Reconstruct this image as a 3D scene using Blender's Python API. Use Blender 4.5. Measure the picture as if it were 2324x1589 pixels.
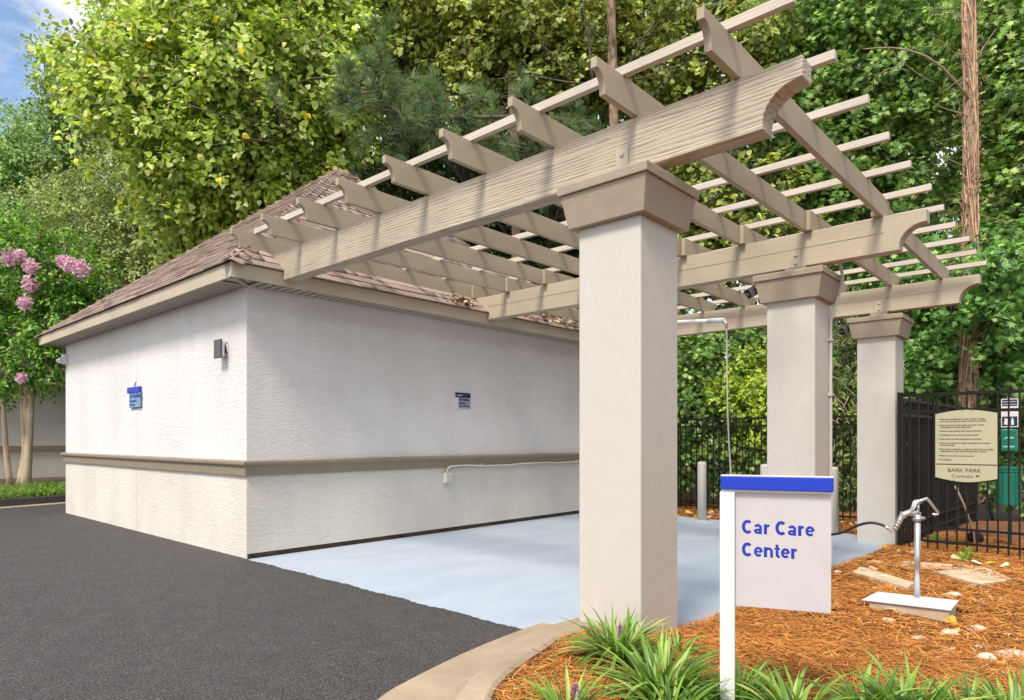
import bpy, bmesh, math, random
import numpy as np
from mathutils import Vector, Matrix

# ------------------------------------------------------------------ scene, camera, sky, sun, exposure
for o in list(bpy.data.objects): bpy.data.objects.remove(o)
SC = bpy.context.scene
COL = SC.collection
rnd = random.Random(7)
rng = np.random.default_rng(11)

YAW = 0.7357                       # the view direction measured from the +X axis (the long wall of the wash bay)
FPX, CXP, HYP, CAMH = 1508.59, 1161.87, 997.90, 1.30
cam_d = bpy.data.cameras.new('camera'); cam = bpy.data.objects.new('camera', cam_d); COL.objects.link(cam)
cam.location = (0, 0, CAMH); cam.rotation_euler = (math.pi/2, 0, YAW - math.pi/2)
cam_d.sensor_width = 36; cam_d.lens = FPX/2324*36
cam_d.shift_y = (HYP - 794.5)/2324; cam_d.clip_start = 0.05; cam_d.clip_end = 600
SC.camera = cam
SC.render.resolution_x, SC.render.resolution_y = 1024, 700

SUN_TO = Vector((-0.57, -0.13, 0.81)).normalized()      # direction towards the sun
world = bpy.data.worlds.new('World'); SC.world = world; world.use_nodes = True
wn, wl = world.node_tree.nodes, world.node_tree.links
wn.clear()
w_out = wn.new('ShaderNodeOutputWorld'); w_bg = wn.new('ShaderNodeBackground')
sky = wn.new('ShaderNodeTexSky'); sky.sky_type = 'NISHITA'; sky.sun_disc = False
sky.sun_elevation = math.asin(SUN_TO.z); sky.sun_rotation = math.atan2(SUN_TO.x, SUN_TO.y)
sky.air_density = 1.0; sky.dust_density = 0.3; sky.ozone_density = 1.8
w_tc = wn.new('ShaderNodeTexCoord'); w_map = wn.new('ShaderNodeMapping'); w_map.inputs['Scale'].default_value = (1, 1, 2.2)
w_n = wn.new('ShaderNodeTexNoise'); w_n.inputs['Scale'].default_value = 3.1; w_n.inputs['Detail'].default_value = 9; w_n.inputs['Roughness'].default_value = .58
w_r = wn.new('ShaderNodeValToRGB'); w_r.color_ramp.elements[0].position = .38; w_r.color_ramp.elements[1].position = .57
w_mix = wn.new('ShaderNodeMix'); w_mix.data_type = 'RGBA'
w_mix.inputs['B'].default_value = (6.3, 6.3, 6.4, 1)      # sunlit cloud white against the sky's own radiance
wl.new(w_tc.outputs['Generated'], w_map.inputs['Vector']); wl.new(w_map.outputs['Vector'], w_n.inputs['Vector'])
wl.new(w_n.outputs['Fac'], w_r.inputs['Fac']); wl.new(w_r.outputs['Color'], w_mix.inputs['Factor'])
wl.new(sky.outputs['Color'], w_mix.inputs['A']); wl.new(w_mix.outputs['Result'], w_bg.inputs['Color'])
w_bg.inputs['Strength'].default_value = 0.14
wl.new(w_bg.outputs['Background'], w_out.inputs['Surface'])

sun_d = bpy.data.lights.new('sun', 'SUN'); sun = bpy.data.objects.new('sun', sun_d); COL.objects.link(sun)
sun_d.energy = 2.4; sun_d.angle = math.radians(15); sun_d.color = (1.0, 0.955, 0.88)
sun.location = (-20, -5, 30); sun.rotation_euler = (-SUN_TO).to_track_quat('-Z', 'Y').to_euler()

SC.view_settings.view_transform = 'Standard'; SC.view_settings.look = 'None'
SC.view_settings.exposure = 0.78; SC.view_settings.gamma = 1.0; SC.view_settings.use_white_balance = True; SC.view_settings.white_balance_temperature = 6900; SC.view_settings.use_curve_mapping = False
SC.render.engine = 'CYCLES'
SC.cycles.max_bounces = 7; SC.cycles.diffuse_bounces = 4; SC.cycles.transmission_bounces = 4; SC.cycles.transparent_max_bounces = 6

FWD = np.array([math.cos(YAW), math.sin(YAW), 0.0]); RGT = np.array([math.sin(YAW), -math.cos(YAW), 0.0])
EYE = np.array([0, 0, CAMH])
def at(px, py, depth):
    """a point of the place from its bearing and its distance"""
    return EYE + depth*(FWD + RGT*(px-CXP)/FPX + np.array([0, 0, (HYP-py)/FPX]))
def ld(lat, dep, z=0.0):
    p = RGT*lat + FWD*dep; return Vector((p[0], p[1], z))

# ------------------------------------------------------------------ materials
def nmat(name):
    m = bpy.data.materials.new(name); m.use_nodes = True
    nt = m.node_tree; b = nt.nodes['Principled BSDF']
    return m, nt.nodes, nt.links, b
def tex_coord(N, L, scale=(1, 1, 1), rot=(0, 0, 0), kind='Object'):
    tc = N.new('ShaderNodeTexCoord'); mp = N.new('ShaderNodeMapping')
    mp.inputs['Scale'].default_value = scale; mp.inputs['Rotation'].default_value = rot
    L.new(tc.outputs[kind], mp.inputs['Vector']); return mp.outputs['Vector']
def noise(N, L, vec, scale, detail=4, rough=.55, dist=0.0):
    n = N.new('ShaderNodeTexNoise'); n.inputs['Scale'].default_value = scale; n.inputs['Detail'].default_value = detail
    n.inputs['Roughness'].default_value = rough; n.inputs['Distortion'].default_value = dist
    L.new(vec, n.inputs['Vector']); return n.outputs['Fac']
def ramp(N, L, fac, p0, c0, p1, c1):
    r = N.new('ShaderNodeValToRGB'); e = r.color_ramp.elements
    e[0].position = p0; e[0].color = (*c0, 1); e[1].position = p1; e[1].color = (*c1, 1)
    L.new(fac, r.inputs['Fac']); return r.outputs['Color']
def mixc(N, L, fac, a, b, mode='MIX'):
    m = N.new('ShaderNodeMix'); m.data_type = 'RGBA'; m.blend_type = mode
    for k, v in (('Factor', fac), ('A', a), ('B', b)):
        if hasattr(v, 'is_linked') or hasattr(v, 'links'): L.new(v, m.inputs[k])
        else: m.inputs[k].default_value = v if k == 'Factor' else (*v[:3], 1)
    return m.outputs['Result']
def bump(N, L, b, h, strength, dist, prev=None):
    n = N.new('ShaderNodeBump'); n.inputs['Strength'].default_value = strength; n.inputs['Distance'].default_value = dist
    L.new(h, n.inputs['Height'])
    if prev is not None: L.new(prev, n.inputs['Normal'])
    L.new(n.outputs['Normal'], b.inputs['Normal']); return n.outputs['Normal']
def addm(N, L, a, b, op='ADD'):
    n = N.new('ShaderNodeMath'); n.operation = op
    for i, v in enumerate((a, b)):
        if isinstance(v, (int, float)): n.inputs[i].default_value = v
        else: L.new(v, n.inputs[i])
    return n.outputs[0]

def plain(name, col, rough=.5, metal=0.0, spec=.5, var=0.08, bscale=60, bstr=.12):
    m, N, L, b = nmat(name)
    v = tex_coord(N, L); f = noise(N, L, v, 7, 5)
    c = ramp(N, L, f, .3, [x*(1-var) for x in col], .7, [min(1, x*(1+var)) for x in col])
    L.new(c, b.inputs['Base Color']); b.inputs['Roughness'].default_value = rough; b.inputs['Metallic'].default_value = metal
    b.inputs['Specular IOR Level'].default_value = spec
    if bstr: bump(N, L, b, noise(N, L, v, bscale, 3), bstr, .003)
    return m
def stucco(name, col, stain):
    """trowelled stucco: ragged flakes lying along the wall, a few rubbed and dirty patches"""
    m, N, L, b = nmat(name)
    v = tex_coord(N, L, (1, 1, 2.6)); big = tex_coord(N, L, (1, 1, .45))
    f1 = noise(N, L, v, 13, 6, .62, .9); f2 = noise(N, L, v, 42, 3, .5); f3 = noise(N, L, big, 1.3, 6, .6)
    flake = N.new('ShaderNodeValToRGB'); flake.color_ramp.elements[0].position = .46; flake.color_ramp.elements[1].position = .56
    L.new(f1, flake.inputs['Fac'])
    c = ramp(N, L, f3, .30, stain, .62, col)
    c = mixc(N, L, ramp(N, L, f1, .56, (0, 0, 0), .70, (.22, .22, .22)), c, [x*.80 for x in col])
    L.new(c, b.inputs['Base Color']); b.inputs['Roughness'].default_value = .88; b.inputs['Specular IOR Level'].default_value = .25
    h = addm(N, L, flake.outputs['Color'], addm(N, L, f2, .35, 'MULTIPLY'))
    bump(N, L, b, h, .5, .006)
    return m
def wood_paint(name, col, dark, grain=1.0, axis='Y'):
    """painted sawn timber: raised grain running along the member, checks where the paint has split"""
    m, N, L, b = nmat(name)
    along = {'Y': (9, .55, 9), 'X': (.55, 9, 9)}[axis]
    info = N.new('ShaderNodeObjectInfo')
    tc = N.new('ShaderNodeTexCoord'); va = N.new('ShaderNodeVectorMath'); va.operation = 'ADD'
    sc = N.new('ShaderNodeVectorMath'); sc.operation = 'SCALE'; sc.inputs[0].default_value = (3.1, 5.7, 1.3)
    L.new(info.outputs['Random'], sc.inputs['Scale']); L.new(tc.outputs['Object'], va.inputs[0]); L.new(sc.outputs[0], va.inputs[1])
    mp = N.new('ShaderNodeMapping'); mp.inputs['Scale'].default_value = along; L.new(va.outputs[0], mp.inputs['Vector'])
    v = mp.outputs['Vector']
    w = N.new('ShaderNodeTexWave'); w.wave_type = 'BANDS'; w.bands_direction = 'Z'
    w.inputs['Scale'].default_value = 1.5; w.inputs['Distortion'].default_value = 26; w.inputs['Detail'].default_value = 2.5
    w.inputs['Detail Scale'].default_value = .26; w.inputs['Detail Roughness'].default_value = .62
    L.new(v, w.inputs['Vector'])
    fine = noise(N, L, v, 5.5, 6, .66); vs = N.new('ShaderNodeMapping'); vs.inputs['Scale'].default_value = (1.3, 2.4, 1.3); L.new(v, vs.inputs['Vector'])
    streak = noise(N, L, vs.outputs['Vector'], 3.2, 7, .7)
    big = noise(N, L, va.outputs[0], 1.6, 4)
    c = ramp(N, L, big, .3, [x*.87 for x in col], .72, [min(1, x*1.1) for x in col])
    c = mixc(N, L, ramp(N, L, noise(N, L, v, .9, 5, .6), .52, (0, 0, 0), .68, (.55*grain,)*3), c, [min(.9, x*1.35) for x in col])
    crack = ramp(N, L, w.outputs['Fac'], .03, (1, 1, 1), .30, (0, 0, 0))
    gate = ramp(N, L, streak, .40, (0, 0, 0), .58, (1, 1, 1))
    both = mixc(N, L, 1.0, crack, gate, 'MULTIPLY')
    fc = mixc(N, L, 1.0, both, (.75*grain, .75*grain, .75*grain), 'MULTIPLY')
    c = mixc(N, L, fc, c, dark)
    L.new(c, b.inputs['Base Color']); b.inputs['Roughness'].default_value = .62; b.inputs['Specular IOR Level'].default_value = .35
    wg = addm(N, L, addm(N, L, w.outputs['Fac'], .6*grain, 'MULTIPLY'), addm(N, L, gate, .25, 'ADD'), 'MULTIPLY')
    h = addm(N, L, wg, addm(N, L, fine, .7, 'MULTIPLY'))
    bump(N, L, b, h, .5*min(1, grain+.1), .007)
    return m
def leaf_mat(name, trans=.34, rough=.42, gain=1.0):
    m, N, L, b = nmat(name)
    a = N.new('ShaderNodeAttribute'); a.attribute_name = 'Col'
    v = tex_coord(N, L, kind='Object'); f = noise(N, L, v, 14, 3)
    c = mixc(N, L, 1.0, a.outputs['Color'], ramp(N, L, f, .3, (.78*gain,)*3, .75, (1.18*gain,)*3), 'MULTIPLY')
    L.new(c, b.inputs['Base Color']); b.inputs['Roughness'].default_value = rough; b.inputs['Specular IOR Level'].default_value = .38
    t = N.new('ShaderNodeBsdfTranslucent'); hs = N.new('ShaderNodeHueSaturation'); hs.inputs['Value'].default_value = 1.5; hs.inputs['Saturation'].default_value = 1.1
    hs.inputs['Hue'].default_value = .488
    L.new(c, hs.inputs['Color']); L.new(hs.outputs['Color'], t.inputs['Color'])
    mx = N.new('ShaderNodeMixShader'); mx.inputs['Fac'].default_value = trans
    L.new(b.outputs['BSDF'], mx.inputs[1]); L.new(t.outputs['BSDF'], mx.inputs[2])
    L.new(mx.outputs[0], N['Material Output'].inputs['Surface'])
    return m
def bark_mat(name, c0, c1, sc=(14, 14, 2.2), strength=.9):
    m, N, L, b = nmat(name)
    v = tex_coord(N, L, sc); f = noise(N, L, v, 1.6, 8, .66, .6)
    L.new(ramp(N, L, f, .36, c0, .62, c1), b.inputs['Base Color']); b.inputs['Roughness'].default_value = .9
    bump(N, L, b, f, strength, .03); return m
def attr_mat(name, rough=.85, var=.22, scale=40, bstr=.4, spec=.3):
    m, N, L, b = nmat(name)
    a = N.new('ShaderNodeAttribute'); a.attribute_name = 'Col'
    v = tex_coord(N, L); f = noise(N, L, v, scale, 4)
    L.new(mixc(N, L, 1.0, a.outputs['Color'], ramp(N, L, f, .3, (1-var,)*3, .7, (1+var,)*3), 'MULTIPLY'), b.inputs['Base Color'])
    b.inputs['Roughness'].default_value = rough; b.inputs['Specular IOR Level'].default_value = spec
    if bstr: bump(N, L, b, noise(N, L, v, scale*4, 2), bstr, .003)
    return m

M = {}
M['stucco_up'] = stucco('white stucco', (.77, .735, .725), (.68, .645, .63))
M['stucco_low'] = stucco('warm stucco', (.72, .67, .605), (.63, .58, .52))
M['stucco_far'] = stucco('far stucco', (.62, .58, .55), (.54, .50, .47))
M['column'] = plain('column paint', (.555, .515, .47), .62, var=.03, bscale=40, bstr=.2)
M['capital'] = plain('capital paint', (.345, .275, .205), .66, var=.07, bscale=34, bstr=.6)
M['trim'] = plain('trim paint', (.265, .215, .155), .6, var=.07, bscale=30, bstr=.25)
M['fascia'] = wood_paint('fascia paint', (.50, .42, .31), (.26, .2, .15), .15, 'Y')
M['soffit'] = plain('soffit paint', (.40, .35, .29), .6)
M['beam1'] = wood_paint('weathered beam paint', (.48, .405, .31), (.13, .085, .06), .9, 'Y')
M['beam2'] = wood_paint('smooth beam paint', (.475, .40, .30), (.25, .18, .13), .32, 'Y')
M['rafter'] = wood_paint('rafter paint', (.405, .335, .235), (.22, .16, .11), .25, 'X')
M['batten'] = wood_paint('batten paint', (.56, .49, .41), (.28, .22, .18), .4, 'Y')
M['steel'] = plain('painted steel', (.50, .42, .33), .45, var=.04)
M['white'] = plain('white metal', (.72, .71, .71), .38, var=.03, bstr=.03)
M['signgrey'] = plain('sign panel', (.53, .495, .505), .45, var=.03, bstr=.03)
M['blue'] = plain('blue paint', (.006, .036, .44), .35, var=.06, bstr=.04)
M['bluetext'] = plain('blue lettering', (.006, .03, .36), .5, var=.03, bstr=0)
M['navy'] = plain('navy print', (.01, .016, .075), .5, var=.03, bstr=0)
M['cyan'] = plain('pale blue print', (.19, .31, .46), .5, var=.03, bstr=0)
M['dkgrey'] = plain('dark grey metal', (.085, .075, .085), .45, var=.1)
M['black'] = plain('black metal', (.012, .010, .010), .6, spec=.25, var=.3)
M['rubber'] = plain('black rubber', (.012, .012, .013), .5, bstr=.1)
M['galv'] = plain('galvanised metal', (.62, .64, .66), .30, metal=.85, var=.12)
M['cream'] = plain('cream sign', (.46, .43, .29), .5, var=.03, bstr=.02)
M['ink'] = plain('brown ink', (.045, .03, .02), .6, bstr=0)
M['green'] = plain('green metal', (.006, .17, .115), .35, var=.08)
M['greendk'] = plain('dark green hole', (.003, .05, .036), .5, bstr=0)
M['aqua'] = plain('pale green print', (.25, .55, .52), .5, bstr=0)
M['brass'] = plain('braided hose cover', (.36, .30, .25), .4, metal=.4, var=.3)
M['rust'] = plain('dark ball', (.035, .016, .012), .7, var=.3)
M['stick'] = plain('pale wood', (.55, .42, .30), .7)
M['lens'] = plain('lamp lens', (.75, .75, .72), .15, bstr=0)
M['shingle'] = attr_mat('shingle grit', .92, .28, 55, .5)
M['leaf'] = leaf_mat('broad leaf')
M['leafdark'] = leaf_mat('woodland leaf', .22, .5)
M['blade'] = leaf_mat('grass blade', .25, .38)
M['needle'] = leaf_mat('pine needle', .2, .5)
M['petal'] = leaf_mat('petal', .3, .6)
M['drystraw'] = attr_mat('pine straw', .8, .2, 30, 0)
M['dryleaf'] = attr_mat('dry leaf', .7, .25, 40, .2)
M['bark'] = bark_mat('grey bark', (.06, .045, .035), (.20, .16, .125))
M['pinebark'] = bark_mat('pine bark', (.11, .065, .042), (.40, .265, .18), (10, 10, 3.5))
M['myrtle'] = bark_mat('smooth tan bark', (.40, .29, .19), (.58, .46, .33), (3, 3, 1.2), .2)
M['twig'] = plain('bare twig', (.34, .25, .17), .8, var=.25)
M['stone'] = plain('tan stone', (.56, .44, .30), .85, var=.25, bscale=22, bstr=.7)
M['palestone'] = plain('pale stone', (.66, .55, .43), .8, var=.2, bscale=30, bstr=.6)
M['block'] = plain('concrete block', (.52, .38, .27), .9, var=.2, bscale=60, bstr=.6)

def ground_mats():
    m, N, L, b = nmat('asphalt'); v = tex_coord(N, L)
    big = noise(N, L, v, .55, 5, .6); med = noise(N, L, v, 5, 5, .65); grit = noise(N, L, v, 98, 2, .8); vo = N.new('ShaderNodeTexVoronoi'); vo.inputs['Scale'].default_value = 120
    L.new(v, vo.inputs['Vector'])
    c = ramp(N, L, big, .3, (.023, .021, .0225), .7, (.035, .032, .034))
    c = mixc(N, L, ramp(N, L, grit, .47, (0, 0, 0), .60, (1, 1, 1)), c, (.135, .122, .12))
    c = mixc(N, L, ramp(N, L, vo.outputs['Distance'], .0, (.55, .55, .55), .16, (0, 0, 0)), c, (.24, .22, .21))
    c = mixc(N, L, ramp(N, L, med, .35, (.35, .35, .35), .6, (0, 0, 0)), c, (.034, .030, .031))
    L.new(c, b.inputs['Base Color']); b.inputs['Roughness'].default_value = .78; b.inputs['Specular IOR Level'].default_value = .4
    bump(N, L, b, addm(N, L, grit, vo.outputs['Distance']), .6, .006); M['asphalt'] = m
    m, N, L, b = nmat('painted slab'); v = tex_coord(N, L, (1, 2.4, 1)); f = noise(N, L, v, 1.1, 6, .6); g = noise(N, L, v, 60, 3); w = noise(N, L, v, 3.5, 6, .68, .8)
    c = ramp(N, L, f, .32, (.36, .425, .515), .68, (.43, .495, .575))
    c = mixc(N, L, ramp(N, L, w, .58, (0, 0, 0), .78, (.55, .55, .55)), c, (.33, .38, .465))
    L.new(c, b.inputs['Base Color']); b.inputs['Roughness'].default_value = .55; bump(N, L, b, g, .15, .004); M['slab'] = m
    m, N, L, b = nmat('kerb concrete'); v = tex_coord(N, L); f = noise(N, L, v, 2.5, 6, .62); g = noise(N, L, v, 90, 3, .6)
    c = ramp(N, L, f, .3, (.30, .225, .15), .7, (.46, .36, .255)); c = mixc(N, L, ramp(N, L, g, .35, (.5, .5, .5), .55, (0, 0, 0)), c, (.27, .2, .14))
    L.new(c, b.inputs['Base Color']); b.inputs['Roughness'].default_value = .9; bump(N, L, b, g, .5, .004); M['kerb'] = m
    m, N, L, b = nmat('dark kerb'); v = tex_coord(N, L); g = noise(N, L, v, 40, 4)
    L.new(ramp(N, L, g, .3, (.05, .045, .05), .75, (.12, .11, .115)), b.inputs['Base Color']); b.inputs['Roughness'].default_value = .9; M['kerbdark'] = m
    m, N, L, b = nmat('straw bed soil'); v = tex_coord(N, L); f = noise(N, L, v, 3, 6, .6); g = noise(N, L, v, 70, 4, .7)
    c = ramp(N, L, f, .3, (.18, .065, .02), .7, (.36, .145, .045)); c = mixc(N, L, ramp(N, L, g, .4, (.8, .8, .8), .6, (0, 0, 0)), c, (.09, .04, .02))
    L.new(c, b.inputs['Base Color']); b.inputs['Roughness'].default_value = .95; bump(N, L, b, g, .8, .02); M['soil'] = m
    m, N, L, b = nmat('woodland soil'); v = tex_coord(N, L); f = noise(N, L, v, 5, 8, .7)
    L.new(ramp(N, L, f, .3, (.04, .025, .015), .7, (.13, .08, .045)), b.inputs['Base Color']); b.inputs['Roughness'].default_value = .95; M['dirt'] = m
ground_mats()

# ------------------------------------------------------------------ helpers
ROOT = {}
def tag(o, label=None, cat=None, group=None, kind=None):
    if label: o['label'] = label
    if cat: o['category'] = cat
    if group: o['group'] = group
    if kind: o['kind'] = kind
    return o
def thing(name, label, cat, loc=(0, 0, 0), rotz=0.0, group=None):
    o = bpy.data.objects.new(name, None); COL.objects.link(o); o.empty_display_size = .1
    o.location = loc; o.rotation_euler = (0, 0, rotz); tag(o, label, cat, group); return o
def link(name, me, parent=None, loc=(0, 0, 0), rot=None, scale=None):
    o = bpy.data.objects.new(name, me); COL.objects.link(o)
    if parent is not None: o.parent = parent
    o.location = loc
    if rot is not None: o.rotation_euler = rot
    if scale is not None: o.scale = scale
    return o
def quat_link(name, me, parent, loc, mat3, scale=1.0):
    o = bpy.data.objects.new(name, me); COL.objects.link(o); o.parent = parent
    o.matrix_local = Matrix.Translation(loc) @ mat3.to_4x4() @ Matrix.Scale(scale, 4)
    return o
class MB:
    def __init__(s): s.v = []; s.f = []
    def add(s, vs, fs):
        k = len(s.v); s.v += [tuple(p) for p in vs]; s.f += [tuple(i+k for i in f) for f in fs]; return s
    def box(s, a, b):
        x0, y0, z0 = [min(p, q) for p, q in zip(a, b)]; x1, y1, z1 = [max(p, q) for p, q in zip(a, b)]
        return s.add([(x0,y0,z0),(x1,y0,z0),(x1,y1,z0),(x0,y1,z0),(x0,y0,z1),(x1,y0,z1),(x1,y1,z1),(x0,y1,z1)],
                     [(0,3,2,1),(4,5,6,7),(0,1,5,4),(1,2,6,5),(2,3,7,6),(3,0,4,7)])
    def rings(s, loops, cap=True):
        n = len(loops[0]); k = len(s.v)
        for lp in loops: s.v += [tuple(p) for p in lp]
        for i in range(len(loops)-1):
            for j in range(n):
                a, b = k+i*n+j, k+i*n+(j+1) % n
                s.f.append((a, b, b+n, a+n))
        if cap:
            s.f.append(tuple(k+j for j in reversed(range(n)))); s.f.append(tuple(k+(len(loops)-1)*n+j for j in range(n)))
        return s
    def tube(s, pts, r, sides=8, cap=True):
        pts = [Vector(p) for p in pts]; rs = r if isinstance(r, (list, tuple)) else [r]*len(pts)
        loops = []; up = None
        for i, p in enumerate(pts):
            t = (pts[min(i+1, len(pts)-1)] - pts[max(i-1, 0)]).normalized()
            if up is None:
                up = Vector((0, 0, 1)) if abs(t.z) < .9 else Vector((1, 0, 0))
            x = t.cross(up); x = x.normalized() if x.length > 1e-6 else t.orthogonal().normalized(); y = x.cross(t).normalized(); up = y
            loops.append([p + (x*math.cos(2*math.pi*k/sides) + y*math.sin(2*math.pi*k/sides))*rs[i] for k in range(sides)])
        return s.rings(loops, cap)
    def prism(s, prof, axis, a, b):
        """closed profile extruded along an axis from a to b; the profile is (p, q) in the two other axes in xyz order"""
        def mk(p, t): return {'x': (t, p[0], p[1]), 'y': (p[0], t, p[1]), 'z': (p[0], p[1], t)}[axis]
        return s.rings([[mk(p, a) for p in prof], [mk(p, b) for p in prof]])
    def sphere(s, c, r, n=10, m=7, sq=(1, 1, 1)):
        loops = []
        for i in range(1, m):
            t = math.pi*i/m
            loops.append([(c[0]+r*sq[0]*math.sin(t)*math.cos(2*math.pi*j/n), c[1]+r*sq[1]*math.sin(t)*math.sin(2*math.pi*j/n), c[2]+r*sq[2]*math.cos(t)) for j in range(n)])
        return s.rings(loops)
    def mesh(s, name, mat, smooth=False):
        me = bpy.data.meshes.new(name); me.from_pydata(s.v, [], s.f); me.validate()
        bm = bmesh.new(); bm.from_mesh(me); bmesh.ops.recalc_face_normals(bm, faces=bm.faces); bm.to_mesh(me); bm.free()
        if mat is not None: me.materials.append(mat)
        if smooth:
            for p in me.polygons: p.use_smooth = True
        return me
    def build(s, name, mat, parent=None, smooth=False, bevel=0, local=False):
        """vertices are given in place; under a root the root's place is taken off"""
        if parent is not None and not local:
            r = parent
            off = Vector((0, 0, 0))
            while r is not None: off += Vector(r.location); r = r.parent
            s.v = [(p[0]-off.x, p[1]-off.y, p[2]-off.z) for p in s.v]
        o = link(name, s.mesh(name, mat, smooth), parent)
        if bevel:
            m = o.modifiers.new('edge', 'BEVEL'); m.width = bevel; m.segments = 2; m.limit_method = 'ANGLE'; m.angle_limit = math.radians(40)
        return o
def bulk(name, V, F, C, mat, parent=None, kind='stuff'):
    """a big triangle mesh with one colour for each vertex"""
    me = bpy.data.meshes.new(name); V = np.asarray(V, np.float32); F = np.asarray(F, np.int32)
    me.vertices.add(len(V)); me.vertices.foreach_set('co', V.ravel())
    me.loops.add(F.size); me.loops.foreach_set('vertex_index', F.ravel())
    me.polygons.add(len(F)); me.polygons.foreach_set('loop_start', np.arange(0, F.size, F.shape[1], dtype=np.int32))
    me.update(calc_edges=True)
    a = me.color_attributes.new('Col', 'FLOAT_COLOR', 'POINT'); c4 = np.ones((len(V), 4), np.float32); c4[:, :3] = C
    a.data.foreach_set('color', c4.ravel()); me.materials.append(mat)
    o = link(name, me, parent)
    if kind: o['kind'] = kind
    return o
def colour_mesh(me, col):
    a = me.color_attributes.new('Col', 'FLOAT_COLOR', 'POINT'); a.data.foreach_set('color', np.tile(np.array([*col, 1], np.float32), len(me.vertices))); return me
def text(name, body, size, mat, parent, origin, xdir, zdir=(0, 0, 1), sx=1.0, bold=0.0, thick=.001, align='LEFT', spacing=1.0, fat=0.0):
    """flat printed lettering as a mesh, standing at origin, running along xdir"""
    cu = bpy.data.curves.new(name, 'FONT'); cu.body = body; cu.size = size; cu.offset = bold; cu.extrude = thick; cu.align_x = align; cu.space_character = spacing
    cu.resolution_u = 3
    tmp = bpy.data.objects.new('tmp', cu); COL.objects.link(tmp)
    dg = bpy.context.evaluated_depsgraph_get(); me = bpy.data.meshes.new_from_object(tmp.evaluated_get(dg)); bpy.data.objects.remove(tmp)
    me.name = name; me.materials.clear(); me.materials.append(mat)
    if fat:                                                # heavier strokes: the same letters laid over each other a hair apart
        bm = bmesh.new(); bm.from_mesh(me); base = bm.verts[:] + bm.edges[:] + bm.faces[:]
        for i, (dx, dy) in enumerate(((1, 0), (2, 0), (0, .5), (2, .5), (1, .5))):
            r = bmesh.ops.duplicate(bm, geom=base); vv = [q for q in r['geom'] if isinstance(q, bmesh.types.BMVert)]
            bmesh.ops.translate(bm, verts=vv, vec=(dx*fat, dy*fat, (i+1)*.00012))
        bm.to_mesh(me); bm.free()
    x = Vector(xdir).normalized(); z = Vector(zdir).normalized(); n = x.cross(z)
    R = Matrix((x*sx, z, n)).transposed()
    off = Vector((0, 0, 0)); r = parent
    while r is not None: off += Vector(r.location); r = r.parent
    mt = Matrix.Translation(Vector(origin)-off) @ R.to_4x4()
    me.transform(mt)
    return link(name, me, parent)

def pip(x, y, poly):
    inside = False; n = len(poly); j = n-1
    for i in range(n):
        xi, yi = poly[i]; xj, yj = poly[j]
        if (yi > y) != (yj > y) and x < (xj-xi)*(y-yi)/(yj-yi)+xi: inside = not inside
        j = i
    return inside
def smooth_line(pts, n=8):
    out = []
    P = [pts[0]]+list(pts)+[pts[-1]]
    for i in range(1, len(P)-2):
        p0, p1, p2, p3 = [np.array(q, float) for q in P[i-1:i+3]]
        for k in range(n):
            t = k/n
            out.append(.5*((2*p1)+(-p0+p2)*t+(2*p0-5*p1+4*p2-p3)*t*t+(-p0+3*p1-3*p2+p3)*t**3))
    out.append(np.array(pts[-1], float)); return out

# ------------------------------------------------------------------ dimensions of the place
CU, CV, LB = 3.412, 6.968, 6.745                      # near corner and side of the square building
ZS, OV, ZF, ZP = 2.957, .323, 3.1255, 6.203           # soffit, overhang, eave edge, roof peak
UC, VC, CW, SP = 3.498, 2.118, .461, 3.158            # column row
BT, ZB0, ZB1, VE1, VE0 = .145, 3.019, 3.349, 1.227, 1.441

PAN = [(3.62,2.985),(3.37,2.98),(2.97,2.94),(2.66,2.89),(2.26,2.80),(2.02,2.72),(1.5,2.45),(1.0,2.05),(.6,1.5),(.3,.8),(.12,0),(.05,-4)]
KB = [(3.62,2.70),(3.33,2.74),(2.97,2.70),(2.67,2.60),(2.36,2.45),(2.25,2.39),(1.8,2.1),(1.35,1.65),(1.0,1.1),(.75,.4),(.65,-.3),(.6,-4)]
KI = [(3.62,2.45),(3.18,2.46),(2.97,2.41),(2.59,2.31),(2.36,2.22),(2.21,2.13),(1.85,1.87),(1.5,1.45),(1.2,.95),(.98,.35),(.88,-.3),(.85,-4)]
PANs, KBs, KIs = smooth_line(PAN), smooth_line(KB), smooth_line(KI)
BEDPOLY = [(p[0]+.03, p[1]-.03) for p in KIs] + [(40, -4), (40, 30), (10.52, 30), (10.52, 2.15), (3.62, 2.15)]
_gu = [0, 2, 3.3, 4.2, 6, 8, 9.7, 12.3, 16, 40]; _gz = [.10, .10, .075, .02, -.03, -.06, -.10, -.11, -.16, -.3]
def gh(u, v):
    z = float(np.interp(u, _gu, _gz))
    return z + .012*math.sin(u*3.1+v*1.7) + .010*math.sin(u*1.3-v*4.1)
def slab_z(u, v):
    return -.09*max(0, min(1, (u-CU)/6.9))*max(0, min(1, (CV-v)/4.8))

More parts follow.
